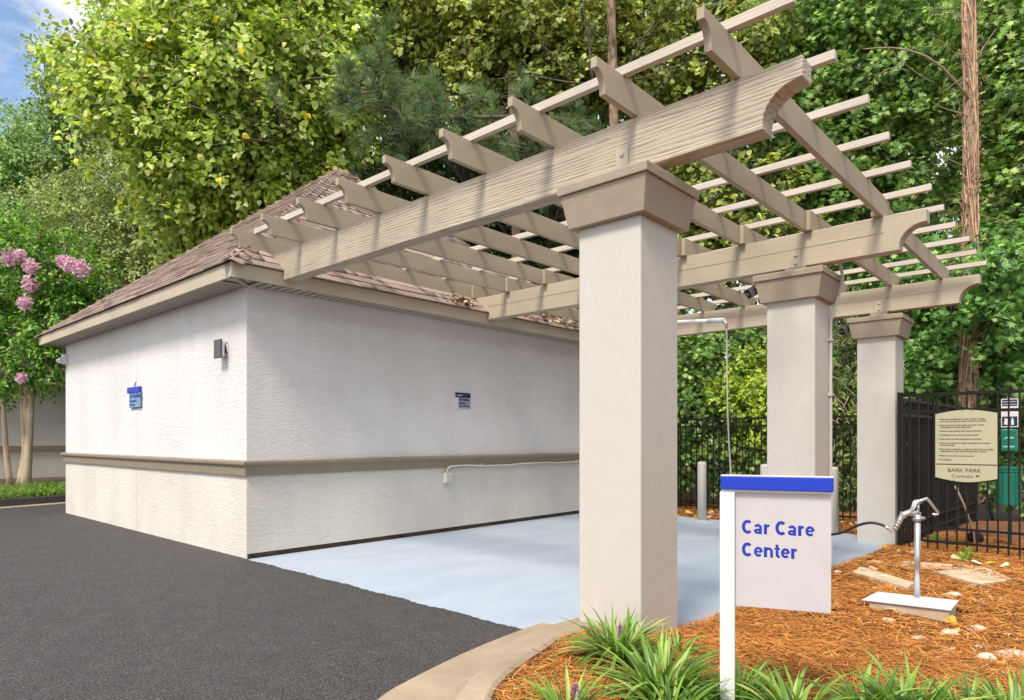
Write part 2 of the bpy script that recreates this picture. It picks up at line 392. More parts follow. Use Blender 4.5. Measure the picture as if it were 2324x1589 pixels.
# ------------------------------------------------------------------ setting: ground, asphalt, slab, kerb
def struct(o): o['kind'] = 'structure'; return o
struct(MB().box((-120, -120, -.9), (160, 160, -.42)).build('ground', M['dirt']))
def asphalt():
    edge = []
    r = random.Random(3)
    for k in range(0, 121):                            # ragged joint against the wash slab
        v = CV + .02 - (CV+.02-2.98)*k/120
        edge.append((CU - .005 + r.uniform(-.012, .012) + .008*math.sin(v*9), v))
    poly = [(-60, 60), (-60, -60), (-.5, -60), (-.5, -4)] + [(p[0], p[1]) for p in reversed(PANs) if p[0] < 3.38] + list(reversed(edge)) + [(CU+.01, CV+.03), (CU+.01, CV+LB+.03), (14, CV+LB+.03), (14, 60)]
    top = [(p[0], p[1], .008) for p in poly]; bot = [(p[0], p[1], -.3) for p in poly]
    return struct(MB().rings([bot, top]).build('asphalt_road', M['asphalt']))
asphalt()
def slab():
    mb = MB(); nu, nv = 28, 16; u0, u1, v0, v1 = CU-.02, 10.5, 2.165, CV+.02
    idx = {}
    for i in range(nu+1):
        for j in range(nv+1):
            u = u0+(u1-u0)*i/nu; v = v0+(v1-v0)*j/nv
            if i > nu-5 and j == 0: v += .05*(i-nu+5)**1.1*.35
            idx[i, j] = len(mb.v); mb.v.append((u, v, slab_z(u, v)))
    for i in range(nu):
        for j in range(nv): mb.f.append((idx[i,j], idx[i+1,j], idx[i+1,j+1], idx[i,j+1]))
    rim = [idx[i,0] for i in range(nu+1)]+[idx[nu,j] for j in range(1,nv+1)]+[idx[i,nv] for i in range(nu-1,-1,-1)]+[idx[0,j] for j in range(nv-1,0,-1)]
    low = []
    for k in rim: p = mb.v[k]; low.append(len(mb.v)); mb.v.append((p[0], p[1], p[2]-.3))
    for k in range(len(rim)): q = (k+1) % len(rim); mb.f.append((rim[q], rim[k], low[k], low[q]))
    return struct(mb.build('concrete_slab', M['slab'], smooth=False))
slab()
def kerb():
    def strip(A, B, za, zb, zt=None):
        mb = MB(); n = min(len(A), len(B))
        for i in range(n): mb.v += [(A[i][0], A[i][1], za), (B[i][0], B[i][1], zb)]
        mb.f = [(2*i, 2*i+1, 2*i+3, 2*i+2) for i in range(n-1)]; return mb
    mb = MB(); n = len(PANs)
    for i in range(n):
        a, b = PANs[i], KBs[i]; mb.v += [(a[0], a[1], -.25), (a[0], a[1], .010), (b[0], b[1], .016), (b[0], b[1], -.25)]
    mb.f = [(4*i+k, 4*i+(k+1) % 4, 4*i+4+(k+1) % 4, 4*i+4+k) for i in range(n-1) for k in range(4)] + [(0,1,2,3), (4*n-4, 4*n-1, 4*n-2, 4*n-3)]
    struct(mb.build('gutter', M['kerb'], smooth=False))
    mb = MB()
    for i in range(n):
        b, c = KBs[i], KIs[i]
        k = lambda t: (b[0]+(c[0]-b[0])*t, b[1]+(c[1]-b[1])*t)
        for t, z in ((-.02, -.25), (-.02, .018), (.10, .085), (.26, .115), (.9, .125), (1.0, .11), (1.0, -.25)):
            q = k(t); mb.v.append((q[0], q[1], z))
    mb.f = [(7*i+k, 7*i+(k+1) % 7, 7*i+7+(k+1) % 7, 7*i+7+k) for i in range(n-1) for k in range(7)] + [tuple(range(7)), tuple(7*(n-1)+k for k in reversed(range(7)))]
    struct(mb.build('kerb', M['kerb'], smooth=False))
kerb()
def bed():
    us = np.concatenate([np.arange(.8, 5, .05), np.arange(5, 14.6, .1)]); vs = np.concatenate([np.arange(-5, -1, .25), np.arange(-1, 2.4, .05), np.arange(2.4, 9.2, .2)])
    r = random.Random(5); V = []; F = []; n = len(vs)
    for u in us:
        for v in vs:
            z = gh(u, v) + r.uniform(-.008, .008) if pip(u, v, BEDPOLY) else -.4
            V.append((u, v, z))
    for i in range(len(us)-1):
        for j in range(n-1):
            q = (i*n+j, (i+1)*n+j, (i+1)*n+j+1, i*n+j+1)
            if min(V[k][2] for k in q) > -.39 or max(V[k][2] for k in q) > -.39: F.append(q)
    mb = MB(); mb.v = V; mb.f = F
    struct(mb.build('mulch_bed', M['soil'], smooth=True))
bed()

# ------------------------------------------------------------------ the square building
def building():
    B = thing('utility_building', 'square white stucco building with brown hipped shingle roof beside the pergola', 'building', (CU, CV, 0))
    u0, v0, u1, v1 = CU, CV, CU+LB, CV+LB
    def walls(name, z0, z1, mat, gap=0.0):
        t = .12; q = [(u0, v0), (u1, v0), (u1, v1), (u0, v1)]; w = [(u0+t, v0+t), (u1-t, v0+t), (u1-t, v1-t), (u0+t, v1-t)]
        for side in range(4):                          # mitred at the corners
            a, b = side, (side+1) % 4; zz = .058 if side == 0 and z0 < .5 else z0
            mb = MB().prism([q[a], q[b], w[b], w[a]], 'z', zz, z1)
            mb.build(name, mat, B)
    walls('wall', 1.0, ZS+.02, M['stucco_up']); walls('wall_base', .004, .998, M['stucco_low'])
    # dark gap with the footing under the stucco
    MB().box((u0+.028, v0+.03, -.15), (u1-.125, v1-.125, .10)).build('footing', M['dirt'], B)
    # moulded band round the building
    def ring(o, z): return [(u0-o, v0-o, z), (u1+o, v0-o, z), (u1+o, v1+o, z), (u0-o, v1+o, z)]
    MB().rings([ring(-.02, .905), ring(.030, .905), ring(.036, 1.005), ring(.060, 1.022), ring(.066, 1.034), ring(.066, 1.062), ring(.052, 1.070), ring(-.02, 1.078)], cap=False).build('trim_band', M['trim'], B, bevel=.004)
    # control joints in the stucco
    for u in (CU+3.35,):
        MB().box((u-.006, v0-.003, .062), (u+.006, v0+.01, .90)).build('joint_strip', M['stucco_low'], B)
        MB().box((u-.006, v0-.003, 1.085), (u+.006, v0+.01, ZS)).build('joint_strip', M['stucco_up'], B)
    for v in (CV+3.3,):
        MB().box((u0-.003, v-.006, .04), (u0+.01, v+.006, .90)).build('joint_strip', M['stucco_low'], B)
        MB().box((u0-.003, v-.006, 1.085), (u0+.01, v+.006, ZS)).build('joint_strip', M['stucco_up'], B)
    # soffit of narrow vented boards
    so = MB(); so.rings([ring(OV-.03, ZS+.03), ring(OV-.03, ZS+.028), ring(-.05, ZS+.028), ring(-.05, ZS+.03)], cap=False)
    S = so.build('soffit', M['soffit'], B)
    sl = MB().box((-.036, 0, 0), (.036, OV-.02, .012)).mesh('soffit_slat', M['soffit'])
    nsl = int((LB+2*OV)/.1)
    for k in range(nsl):
        p = -OV + .06 + k*.1
        if p > -.02 and p < LB+.02:
            link('soffit_slat', sl, S, (p, -OV+.005, ZS+.006))
            link('soffit_slat', sl, S, (-OV+.005, p, ZS+.006), (0, 0, -math.pi/2))
    for a in ((u0-OV+.01, v0-OV+.01, u0+.0, v0+.0),):
        d = .02
        MB().add([(a[0]-d, a[1]+d, ZS), (a[0]+d, a[1]-d, ZS), (a[2]+d, a[3]-d, ZS), (a[2]-d, a[3]+d, ZS), (a[0]-d, a[1]+d, ZS+.02), (a[0]+d, a[1]-d, ZS+.02), (a[2]+d, a[3]-d, ZS+.02), (a[2]-d, a[3]+d, ZS+.02)],
                 [(0,1,2,3),(7,6,5,4),(0,4,5,1),(1,5,6,2),(2,6,7,3),(3,7,4,0)]).build('soffit_mitre', M['soffit'], B)
    # fascia boards
    t = .028; e0u, e0v, e1u, e1v = u0-OV, v0-OV, u1+OV, v1+OV
    for bx in (((e0u, e0v, ZS), (e0u+t, e1v, ZF-.012)), ((e0u+t+.001, e0v, ZS+.001), (e1u, e0v+t, ZF-.013)), ((e1u-t, e0v+t+.001, ZS), (e1u, e1v, ZF-.012)), ((e0u+t+.001, e1v-t, ZS), (e1u-t-.001, e1v, ZF-.012))):
        MB().box(*bx).build('fascia', M['fascia'], B, bevel=.004)
    # roof deck
    cu, cv = u0+LB/2, v0+LB/2; W = LB/2+OV+.015
    roof = MB().add([(cu-W, cv-W, ZF-.012), (cu+W, cv-W, ZF-.012), (cu+W, cv+W, ZF-.012), (cu-W, cv+W, ZF-.012), (cu, cv, ZP-.02)], [(0,1,4),(1,2,4),(2,3,4),(3,0,4),(3,2,1,0)]).build('roof', M['dryleafroof'], B)
    # shingles in courses on the four faces
    rise = ZP-.02-(ZF-.012); slope = math.hypot(W, rise); expo = .142
    cols = [(.34,.25,.20),(.28,.205,.17),(.40,.30,.245),(.22,.155,.13),(.36,.275,.235),(.30,.225,.19)]
    unit = []
    for c in cols:
        vs = [(-.5, -.012, .004), (.5, -.012, .004), (.5, expo+.02, .0), (-.5, expo+.02, .0), (-.5, -.012, .017), (.5, -.012, .017), (.5, expo+.02, .005), (-.5, expo+.02, .005)]
        fs = [(0,3,2,1),(4,5,6,7),(0,1,5,4),(1,2,6,5),(2,3,7,6),(3,0,4,7)]
        me = MB().add(vs, fs).mesh('shingle', M['shingle']); colour_mesh(me, c); unit.append((me, np.array(vs), fs))
    rr = random.Random(21); rec = []
    for face, ang in enumerate((-math.pi/2, 0, math.pi/2, math.pi)):       # 0: faces -X, 1: faces -Y
        # local frame: x along the eave, y up the slope, z normal; base frame faces -Y
        ax = Vector((1, 0, 0)); ay = Vector((0, W, rise)).normalized(); az = ax.cross(ay)
        R = Matrix.Rotation(ang, 3, 'Z'); F = R @ Matrix((ax, ay, az)).transposed()
        org = R @ Vector((0, -W, 0)) + Vector((cu, cv, ZF-.012))
        rows = int(slope/expo)
        for k in range(rows):
            s = k*expo; half = W*(1-(s+.03)/slope) - .02
            x = -half - (rr.random()*.2)
            while x < half:
                w = rr.choice((.16, .22, .27, .33, .38)); a, b2 = max(x, -half), min(x+w-.011, half); x += w
                if b2-a < .04: continue
                p = org + F @ Vector(((a+b2)/2, s+rr.choice((0, 0, 0, -.006, .004)), 0)); lift = rr.choice((0, .001, .002, .005))
                rec.append(((p-Vector(EYE)).length if face < 2 else 99+rr.random(), face, p + (F @ Vector((0,0,1)))*lift, F, b2-a, rr.randrange(len(cols))))
    rec.sort(key=lambda q: q[0]/max(.12, q[4]))
    V, Fc, C = [], [], []
    for i, (d, face, p, F, w, c) in enumerate(rec):
        loc = p - Vector((CU, CV, 0))
        if i < 300 and face < 2:
            o = link('shingle', unit[c][0], roof); o.matrix_local = Matrix.Translation(loc) @ F.to_4x4() @ Matrix.Diagonal((w, 1, 1, 1))
        else:
            k = len(V)
            for q in unit[c][1]: V.append(tuple(loc + F @ Vector((q[0]*w, q[1], q[2])))); C.append(cols[c])
            for f in unit[c][2]: Fc.append([j+k for j in f])
    bulk('shingle_field', V, Fc, C, M['shingle'], roof)
    # folded caps over the hips
    for hx, hy in ((-1, -1), (-1, 1), (1, -1), (1, 1)):
        foot = Vector((cu+hx*W, cv+hy*W, ZF-.012)); top = Vector((cu, cv, ZP-.02)); d = (top-foot).normalized(); n = int((top-foot).length/.15)
        e1 = Vector((0, -hy, 0)); e2 = Vector((-hx, 0, 0))      # along the two eaves, away from the hip
        def face_dir(e):
            q = e - d*e.dot(d); return q.normalized()
        f1, f2 = face_dir(e1), face_dir(e2); nn = Vector((hx, hy, 0)).normalized(); nn = (nn - d*nn.dot(d)).normalized()
        if nn.z < 0: nn = -nn
        meshes = []
        for c in cols[:4]:
            pts = []
            for s, up in ((-.012, .030), (.17, .012)):
                for e, ww in ((f1, .135), (f1, .02), (f2, .02), (f2, .135)):
                    pts.append(d*s + e*ww + nn*up)
            pts += [q - nn*.010 for q in pts]
            fs = [(0,1,5,4),(1,2,6,5),(2,3,7,6),(8,12,13,9),(9,13,14,10),(10,14,15,11),(0,8,9,1),(1,9,10,2),(2,10,11,3),(4,5,13,12),(5,6,14,13),(6,7,15,14),(0,4,12,8),(3,11,15,7)]
            me = MB().add(pts, fs).mesh('hip_cap', M['shingle']); colour_mesh(me, c); meshes.append(me)
        for k in range(n):
            link('hip_cap', meshes[rr.randrange(4)], roof, foot + d*(k*.15) - Vector((CU, CV, 0)))
    return B
def _roofmat():
    m, N, L, b = nmat('roof felt'); b.inputs['Base Color'].default_value = (.07, .05, .045, 1); b.inputs['Roughness'].default_value = .95
    v = tex_coord(N, L); L.new(ramp(N, L, noise(N, L, v, 20, 4), .3, (.05, .036, .03), .7, (.10, .075, .06)), b.inputs['Base Color']); M['dryleafroof'] = m
_roofmat()
building()

# second stucco building behind the crape myrtle
def far_building():
    u0, u1, v0, v1 = -3.0, 9.5, 24.6, 31.0
    B = thing('stucco_building', 'shaded stucco building with brown band behind the pink flowering tree', 'building', (u0, v0, 0))
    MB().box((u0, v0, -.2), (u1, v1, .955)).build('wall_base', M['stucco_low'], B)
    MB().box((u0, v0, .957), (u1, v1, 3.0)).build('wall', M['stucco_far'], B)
    MB().box((u0-.06, v0-.06, .95), (u1+.06, v1+.06, 1.12)).build('trim_band', M['trim'], B, bevel=.01)
    MB().box((u0-.35, v0-.35, 3.002), (u1+.35, v1+.35, 3.18)).build('fascia', M['fascia'], B)
    cu, cv = (u0+u1)/2, (v0+v1)/2; h = (v1-v0)/2+.35
    MB().add([(u0-.35, v0-.35, 3.182), (u1+.35, v0-.35, 3.182), (u1+.35, v1+.35, 3.182), (u0-.35, v1+.35, 3.182), (u0-.35+h, cv, 5.6), (u1+.35-h, cv, 5.6)], [(0,1,5,4),(1,2,5),(2,3,4,5),(3,0,4),(3,2,1,0)]).build('roof', M['dryleafroof'], B)
far_building()

# ------------------------------------------------------------------ pergola
PG = thing('pergola', 'tan painted timber pergola on three pale square columns over the wash bay', 'pergola', (UC, VC, 0))
def pergola():
    def ring(u, v, o, z): return [(u-o, v-o, z), (u+CW+o, v-o, z), (u+CW+o, v+CW+o, z), (u-o, v+CW+o, z)]
    for k in range(3):
        u, v = UC+k*SP, VC
        col = MB().rings([ring(u, v, 0, -.35), ring(u, v, 0, 2.665)]).build('column', M['column'], PG, bevel=.008)
        MB().rings([ring(u, v, .050, 2.662), ring(u, v, .052, 2.675), ring(u, v, .086, 2.874)]).build('capital', M['capital'], col, bevel=.005)
        MB().rings([ring(u, v, .102, 2.875), ring(u, v, .104, 2.930), ring(u, v, .098, 2.937)]).build('cap_slab', M['capital'], col, bevel=.006)
        MB().rings([ring(u, v, -.13, 2.936), ring(u, v, -.13, ZB0-.001)]).build('bearing_block', M['capital'], col)
        ub = u+CW/2-BT/2
        # the beam: scooped free end towards the planting, the other end let in to the eave
        prof = []
        vend, zend = VE1, ZB1-.115
        n = 12
        prof.append((VE1, ZB1)); prof.append((VE1, zend))
        r1, r2 = VE0-VE1-.01, zend-ZB0-.03
        for i in range(n+1):
            t = (math.pi/2)*i/n
            prof.append((VE1+.01+r1*math.sin(t), ZB0+.03+r2*math.cos(t)))
        prof.append((VE0, ZB0)); vL = CV-OV+.55
        prof += [(CV-OV-.001, ZB0), (CV-OV-.001, ZF+.01), (vL-.12, ZB1)]
        bm = MB().prism(prof, 'x', ub, ub+BT)
        beam = bm.build('beam', M['beam1'] if k == 0 else M['beam2'], PG, bevel=.005)
        if k: # lamination line
            MB().box((ub-.004, VE0+.12, ZB1-.15), (ub, CV-OV-.01, ZB1-.142)).build('lamination_edge', M['beam2'], beam)
        pc = v+CW/2
        MB().box((ub-.007, pc-.045, 2.937), (ub-.001, pc+.045, ZB0+.16)).build('bracket_plate', M['steel'], beam, bevel=.002)
        for z in (ZB0+.035, ZB0+.115):
            MB().sphere((ub-.010, pc, z), .017, 10, 6, (.6, 1, 1)).build('bolt', M['steel'], beam, smooth=True)
    # rafters: first run from the scooped front ends to the middle beam, second run beside them to the last beam
    RH, RT = .192, .042
    def rafter(u0, u1, v, ends):
        pr = []
        tip = ZB1+RH-.062
        if ends[0]:
            pr += [(u0, ZB1+RH), (u0, tip)]
            for i in range(9):
                t = (math.pi/2)*i/8; pr.append((u0+.012+.075*math.sin(t), ZB1+.022+(tip-ZB1-.022)*math.cos(t)))
            pr.append((u0+.090, ZB1+.001))
        else: pr += [(u0, ZB1+RH), (u0, ZB1+.001)]
        if ends[1]:
            pr.append((u1-.090, ZB1+.001))
            for i in range(9):
                t = (math.pi/2)*(1-i/8); pr.append((u1-.012-.075*math.sin(t), ZB1+.022+(tip-ZB1-.022)*math.cos(t)))
            pr += [(u1, tip), (u1, ZB1+RH)]
        else: pr += [(u1, ZB1+.001), (u1, ZB1+RH)]
        MB().prism(pr, 'y', v, v+RT).build('rafter', M['rafter'], PG, bevel=.0025)
    rr = random.Random(4)
    for i in range(9):
        v = 1.568+.6685*i
        rafter(3.215+rr.uniform(-.012, .012), UC+SP+CW/2+.16, v, (1, 0))
        rafter(UC+SP+CW/2-BT/2-.06, 10.42, v+(RT+.003 if i == 0 else -RT-.003), (0, 1))
    for i in range(11):
        u = 3.478+.692*i
        if i == 0: u = 3.485
        MB().box((u, 1.225+rr.uniform(-.02, .02), ZB1+RH+.001), (u+.046, 6.95+rr.uniform(-.05, .05), ZB1+RH+.058)).build('batten', M['batten'], PG, bevel=.003)
pergola()

# ------------------------------------------------------------------ fixtures on the walls
def wall_things():
    # dark box lamp on the left wall
    T = thing('wall_lamp', 'dark grey box lamp mounted high on the bright left wall', 'wall lamp', (CU, 7.45, 2.2))
    MB().box((CU-.10, 7.385, 2.215), (CU-.078, 7.555, 2.425)).build('shade', M['dkgrey'], T, bevel=.003)
    MB().box((CU-.077, 7.40, 2.24), (CU-.045, 7.54, 2.41)).build('housing', M['white'], T, bevel=.004)
    MB().prism([(CU-.045, 2.30), (CU-.045, 2.40), (CU, 2.40), (CU, 2.28)], 'y', 7.43, 7.50).build('bracket', M['dkgrey'], T)
    MB().tube([(CU-.045, 7.41, 2.40), (CU-.02, 7.405, 2.36), (CU-.003, 7.405, 2.28)], .009, 6).build('cable', M['white'], T)
    # small floodlight at the far end of the left wall
    T = thing('floodlight', 'small white floodlight under the eave at the far end of the left wall', 'floodlight', (CU, CV+LB-.08, 2.6))
    v = CV+LB-.06
    MB().box((CU-.07, v-.06, 2.62), (CU, v+.06, 2.80)).build('backplate', M['white'], T, bevel=.01)
    MB().tube([(CU-.06, v, 2.72), (CU-.14, v-.04, 2.66)], .04, 10).build('lamp_head', M['white'], T)
    MB().tube([(CU-.05, v, 2.80), (CU-.05, v, 2.90)], .02, 8).build('sensor', M['dkgrey'], T)
    # no parking sign hung on the left wall
    T = thing('no_parking_sign', 'blue headed no parking sign with pale blue plate hung on the left wall', 'sign', (CU, 10.25, 1.75))
    MB().box((CU-.030, 10.045, 1.755), (CU-.006, 10.475, 1.960)).build('plate', M['cyan'], T, bevel=.002)
    MB().box((CU-.005, 10.035, 1.745), (CU-.001, 10.450, 1.965)).build('backing', M['dkgrey'], T)
    MB().box((CU-.040, 10.055, 1.962), (CU-.004, 10.525, 2.045)).build('header', M['blue'], T, bevel=.003)
    MB().tube([(CU-.01, 10.30, 2.046), (CU-.012, 10.305, 2.075), (CU-.006, 10.28, 2.10), (CU, 10.262, 2.13)], .006, 6).build('hook', M['dkgrey'], T)
    for k, (s, sz, z) in enumerate((('NO PARKING', .072, 1.890), ('Reserved for', .052, 1.832), ('Car Care', .052, 1.778))):
        text('lettering', s, sz, M['bluetext'], T, (CU-.0315, 10.425, z), (0, -1, 0), bold=.0015, sx=.95)
    # no parking sign on the shaded wall
    T = thing('no_parking_sign', 'grey no parking sign with navy header on the shaded right wall', 'sign', (6.62, CV, 1.74))
    MB().box((6.49, CV-.012, 1.905), (6.785, CV-.001, 1.975)).build('header', M['navy'], T, bevel=.002)
    MB().box((6.545, CV-.010, 1.75), (6.785, CV-.001, 1.903)).build('plate', M['signgreydk'], T, bevel=.002)
    MB().box((6.49, CV-.014, 1.752), (6.543, CV-.001, 1.903)).build('post_strip', M['white'], T)
    text('lettering', 'No Parking', .045, M['navy'], T, (6.552, CV-.0115, 1.862), (1, 0, 0), bold=.0015, sx=.92)
    text('lettering', 'Designated', .030, M['navy'], T, (6.552, CV-.0115, 1.818), (1, 0, 0), bold=.0008)
    text('lettering', 'for car wash only', .030, M['navy'], T, (6.552, CV-.0115, 1.780), (1, 0, 0), bold=.0008, sx=.95)
    text('logo', 'CAMDEN', .030, M['white'], T, (6.505, CV-.0135, 1.925), (1, 0, 0), sx=.9)
    MB().add([(6.640, CV-.0135, 1.950), (6.655, CV-.0135, 1.958), (6.650, CV-.0135, 1.944)], [(0,1,2)]).build('logo_bird', M['white'], T)
    # outlet box with conduit along the band
    T = thing('outlet_box', 'small cream outlet box below the band on the right wall', 'outlet box', (6.31, CV, .68))
    MB().box((6.245, CV-.075, .695), (6.375, CV-.001, .835)).build('box', M['stucco_low'], T, bevel=.006)
    MB().box((6.258, CV-.081, .71), (6.362, CV-.0755, .82)).build('cover', M['column'], T, bevel=.002)
    pts = [(6.30, CV-.045, .84), (6.30, CV-.05, .885), (6.33, CV-.058, .915), (6.40, CV-.062, .925)]
    for k in range(1, 13): pts.append((6.40+k*.29, CV-.065, .915+.012*math.sin(k*1.3)-(.01 if k % 4 == 2 else 0)+k*.0008))
    c = thing('conduit', 'thin cream conduit running along the brown band from the outlet box', 'conduit', (6.3, CV, .84))
    MB().tube([tuple(p) for p in smooth_line(pts, 4)], .014, 8).build('pipe', M['column'], c, smooth=True)
    for k in (2, 6, 10): MB().box((6.40+k*.29-.012, CV-.083, .90), (6.40+k*.29+.012, CV-.001, .945)).build('clip', M['steel'], c)
M['signgreydk'] = plain('grey sign plate', (.30, .33, .37), .5, var=.03, bstr=0)
wall_things()

# ------------------------------------------------------------------ wash boom, column lamps, column conduit
def bay_things():
    T = thing('wash_boom', 'white swing boom with a thin wand hose hanging under the pergola', 'hose boom', (9.0, 5.33, 3.0))
    a, m_, b = Vector((9.0, 5.33, 3.092)), Vector((8.33, 3.98, 2.881)), Vector((8.2, 3.731, 2.841))
    MB().tube([a, m_], .028, 8).build('arm', M['white'], T, smooth=True)
    MB().tube([m_ + (a-m_)*.02, b], .034, 8).build('arm_end', M['white'], T, smooth=True)
    MB().box((8.95, 5.28, 3.04), (9.05, 5.38, 3.345)).build('mount', M['white'], T, bevel=.01)
    MB().tube([b, b+Vector((0, -.03, -.05)), b+Vector((0, -.035, -.10))], .022, 8).build('swivel', M['galv'], T)
    hp = [b+Vector((0, -.035, -.09)), b+Vector((.0, -.04, -.5)), b+Vector((0, -.05, -1.2)), b+Vector((.01, -.09, -2.0)), b+Vector((.03, -.13, -2.5)), b+Vector((.2, -.1, -2.83))]
    MB().tube([tuple(p) for p in smooth_line([tuple(q) for q in hp], 5)], .011, 6).build('hose', M['column'], T, smooth=True)
    for k, lab in ((1, 'small black floodlight on the capital of the middle column'), (2, 'small black floodlight on the capital of the farthest column')):
        u, v = UC+k*SP, VC+CW
        T = thing('floodlight', lab, 'floodlight', (u+.05, v+.10, 2.79))
        MB().tube([(u+.05, v+.075, 2.83), (u+.02, v+.13, 2.82)], .018, 8).build('bracket', M['black'], T)
        d = Vector((-.55, .55, -.45)).normalized(); c = Vector((u+.0, v+.16, 2.80)); x = d.cross(Vector((0,0,1))).normalized(); y = x.cross(d)
        def bx(s0, s1, w, h): return [[c + d*s + x*sx*w + y*sy*h for sx, sy in ((-1,-1),(1,-1),(1,1),(-1,1))] for s in (s0, s1)]
        MB().rings(bx(-.04, .035, .055, .05)).build('housing', M['dkgrey'], T, bevel=.006)
        MB().rings(bx(.036, .040, .045, .04)).build('lens', M['black'], T)
        MB().rings(bx(.0405, .0425, .005, .014)).build('emitter', M['lens'], T)
    T = thing('conduit', 'cream conduit bending round the capital and down the middle column', 'conduit', (UC+SP+CW-.05, VC, -.05))
    u = UC+SP+CW-.04
    p = [(u+.02, VC+.02, 3.2), (u+.01, VC-.09, 3.06), (u-.005, VC-.125, 2.94), (u-.005, VC-.12, 2.85), (u, VC-.075, 2.68), (u, VC-.02, 2.50), (u, VC-.017, 2.3), (u, VC-.017, 1.0), (u, VC-.017, -.04)]
    MB().tube([tuple(q) for q in smooth_line(p, 5)], .016, 8).build('pipe', M['column'], T, smooth=True)
    for z in (2.30, 1.75, .9): MB().box((u-.03, VC-.036, z-.012), (u+.03, VC-.0005, z+.012)).build('clip', M['column'], T)
    names = ('cream pipe bollard nearest the building at the back of the slab', 'cream pipe bollard half hidden behind the middle column', 'cream pipe bollard between the middle and farthest columns')
    proto = None
    for (u, v), lab in zip(((10.2, 5.02), (10.33, 4.03), (10.42, 3.06)), names):
        z = slab_z(u, v)
        if proto is None:
            T = thing('bollard', lab, 'bollard', (u, v, z), group='bollards at the back of the slab')
            n = 20; prof = [(.072, -.1), (.072, .93), (.070, .955), (.058, .968), (.03, .974)]
            mb = MB().rings([[(r*math.cos(2*math.pi*k/n), r*math.sin(2*math.pi*k/n), zz) for k in range(n)] for r, zz in prof])
            pipe = mb.build('pipe', M['column'], T, smooth=True, local=True)
            mb2 = MB().rings([[(r*math.cos(2*math.pi*k/n), r*math.sin(2*math.pi*k/n), zz) for k in range(n)] for r, zz in ((.088, -.02), (.088, .006), (.074, .012))])
            base = mb2.build('base_collar', M['column'], T, local=True); proto = T
        else:
            T = thing('bollard', lab, 'bollard', (u, v, z), group='bollards at the back of the slab')
            for c in (pipe, base): q = c.copy(); COL.objects.link(q); q.parent = T
bay_things()

# bold upright sign letters drawn as broad strokes (cap height 1)
def _arc(cx, cy, rx, ry, a0, a1, n=14): return [(cx+rx*math.cos(math.radians(a0+(a1-a0)*i/n)), cy+ry*math.sin(math.radians(a0+(a1-a0)*i/n))) for i in range(n+1)]
GLYPH = {'C': (.80, [(_arc(.39, .50, .285, .405, 48, 312, 20), .225)]),
         'a': (.66, [([(.47, 0), (.47, .46)]+_arc(.285, .46, .185, .185, 0, 158)[1:], .185), (_arc(.275, .205, .185, .115, 0, 360, 18), .165)]),
         'r': (.46, [([(.12, 0), (.12, .74)], .22), (_arc(.385, .40, .27, .245, 178, 88), .175)]),
         'e': (.66, [([(.12, .375), (.52, .375)], .13), (_arc(.315, .37, .215, .275, 0, 318, 20), .185)]),
         'n': (.68, [([(.12, 0), (.12, .74)], .22), (_arc(.335, .43, .205, .215, 175, 0)+[(.54, 0)], .19)]),
         't': (.44, [([(.21, .96), (.21, .24)]+_arc(.335, .22, .125, .125, 180, 275)[1:]+[(.40, .095)], .19), ([(.03, .665), (.40, .665)], .14)]),
         ' ': (.30, [])}
def stroke_text(name, body, cap, mat, parent, origin, xdir, nrm, sx=1.0, gap=.07):
    mb = MB(); pen = 0.0; lay = 0; x = Vector(xdir).normalized(); up = Vector((0, 0, 1)); n = Vector(nrm).normalized()
    for ch in body:
        w, strokes = GLYPH[ch]
        for line, width in strokes:
            L, R = [], []
            for i, p in enumerate(line):
                a, b = line[max(0, i-1)], line[min(len(line)-1, i+1)]; t = Vector((b[0]-a[0], b[1]-a[1])); t = t.normalized() if t.length else Vector((1, 0)); q = Vector((-t.y, t.x))*width/2
                L.append((p[0]+q.x, p[1]+q.y)); R.append((p[0]-q.x, p[1]-q.y))
            k = len(mb.v); m = len(line); lay += 1; d = .0004+.00006*(lay % 3)
            for l, r in zip(L, R):
                for c, z in ((l, d), (r, d), (r, 0.0), (l, 0.0)): mb.v.append(tuple(Vector(origin) + x*((pen+c[0])*cap*sx) + up*(c[1]*cap) + n*z))
            for i in range(m-1):
                for j in range(4): mb.f.append((k+4*i+j, k+4*i+(j+1) % 4, k+4*i+4+(j+1) % 4, k+4*i+4+j))
            mb.f += [(k, k+1, k+2, k+3), (k+4*m-4, k+4*m-1, k+4*m-2, k+4*m-3)]
        pen += w+gap
    return mb.build(name, mat, parent)

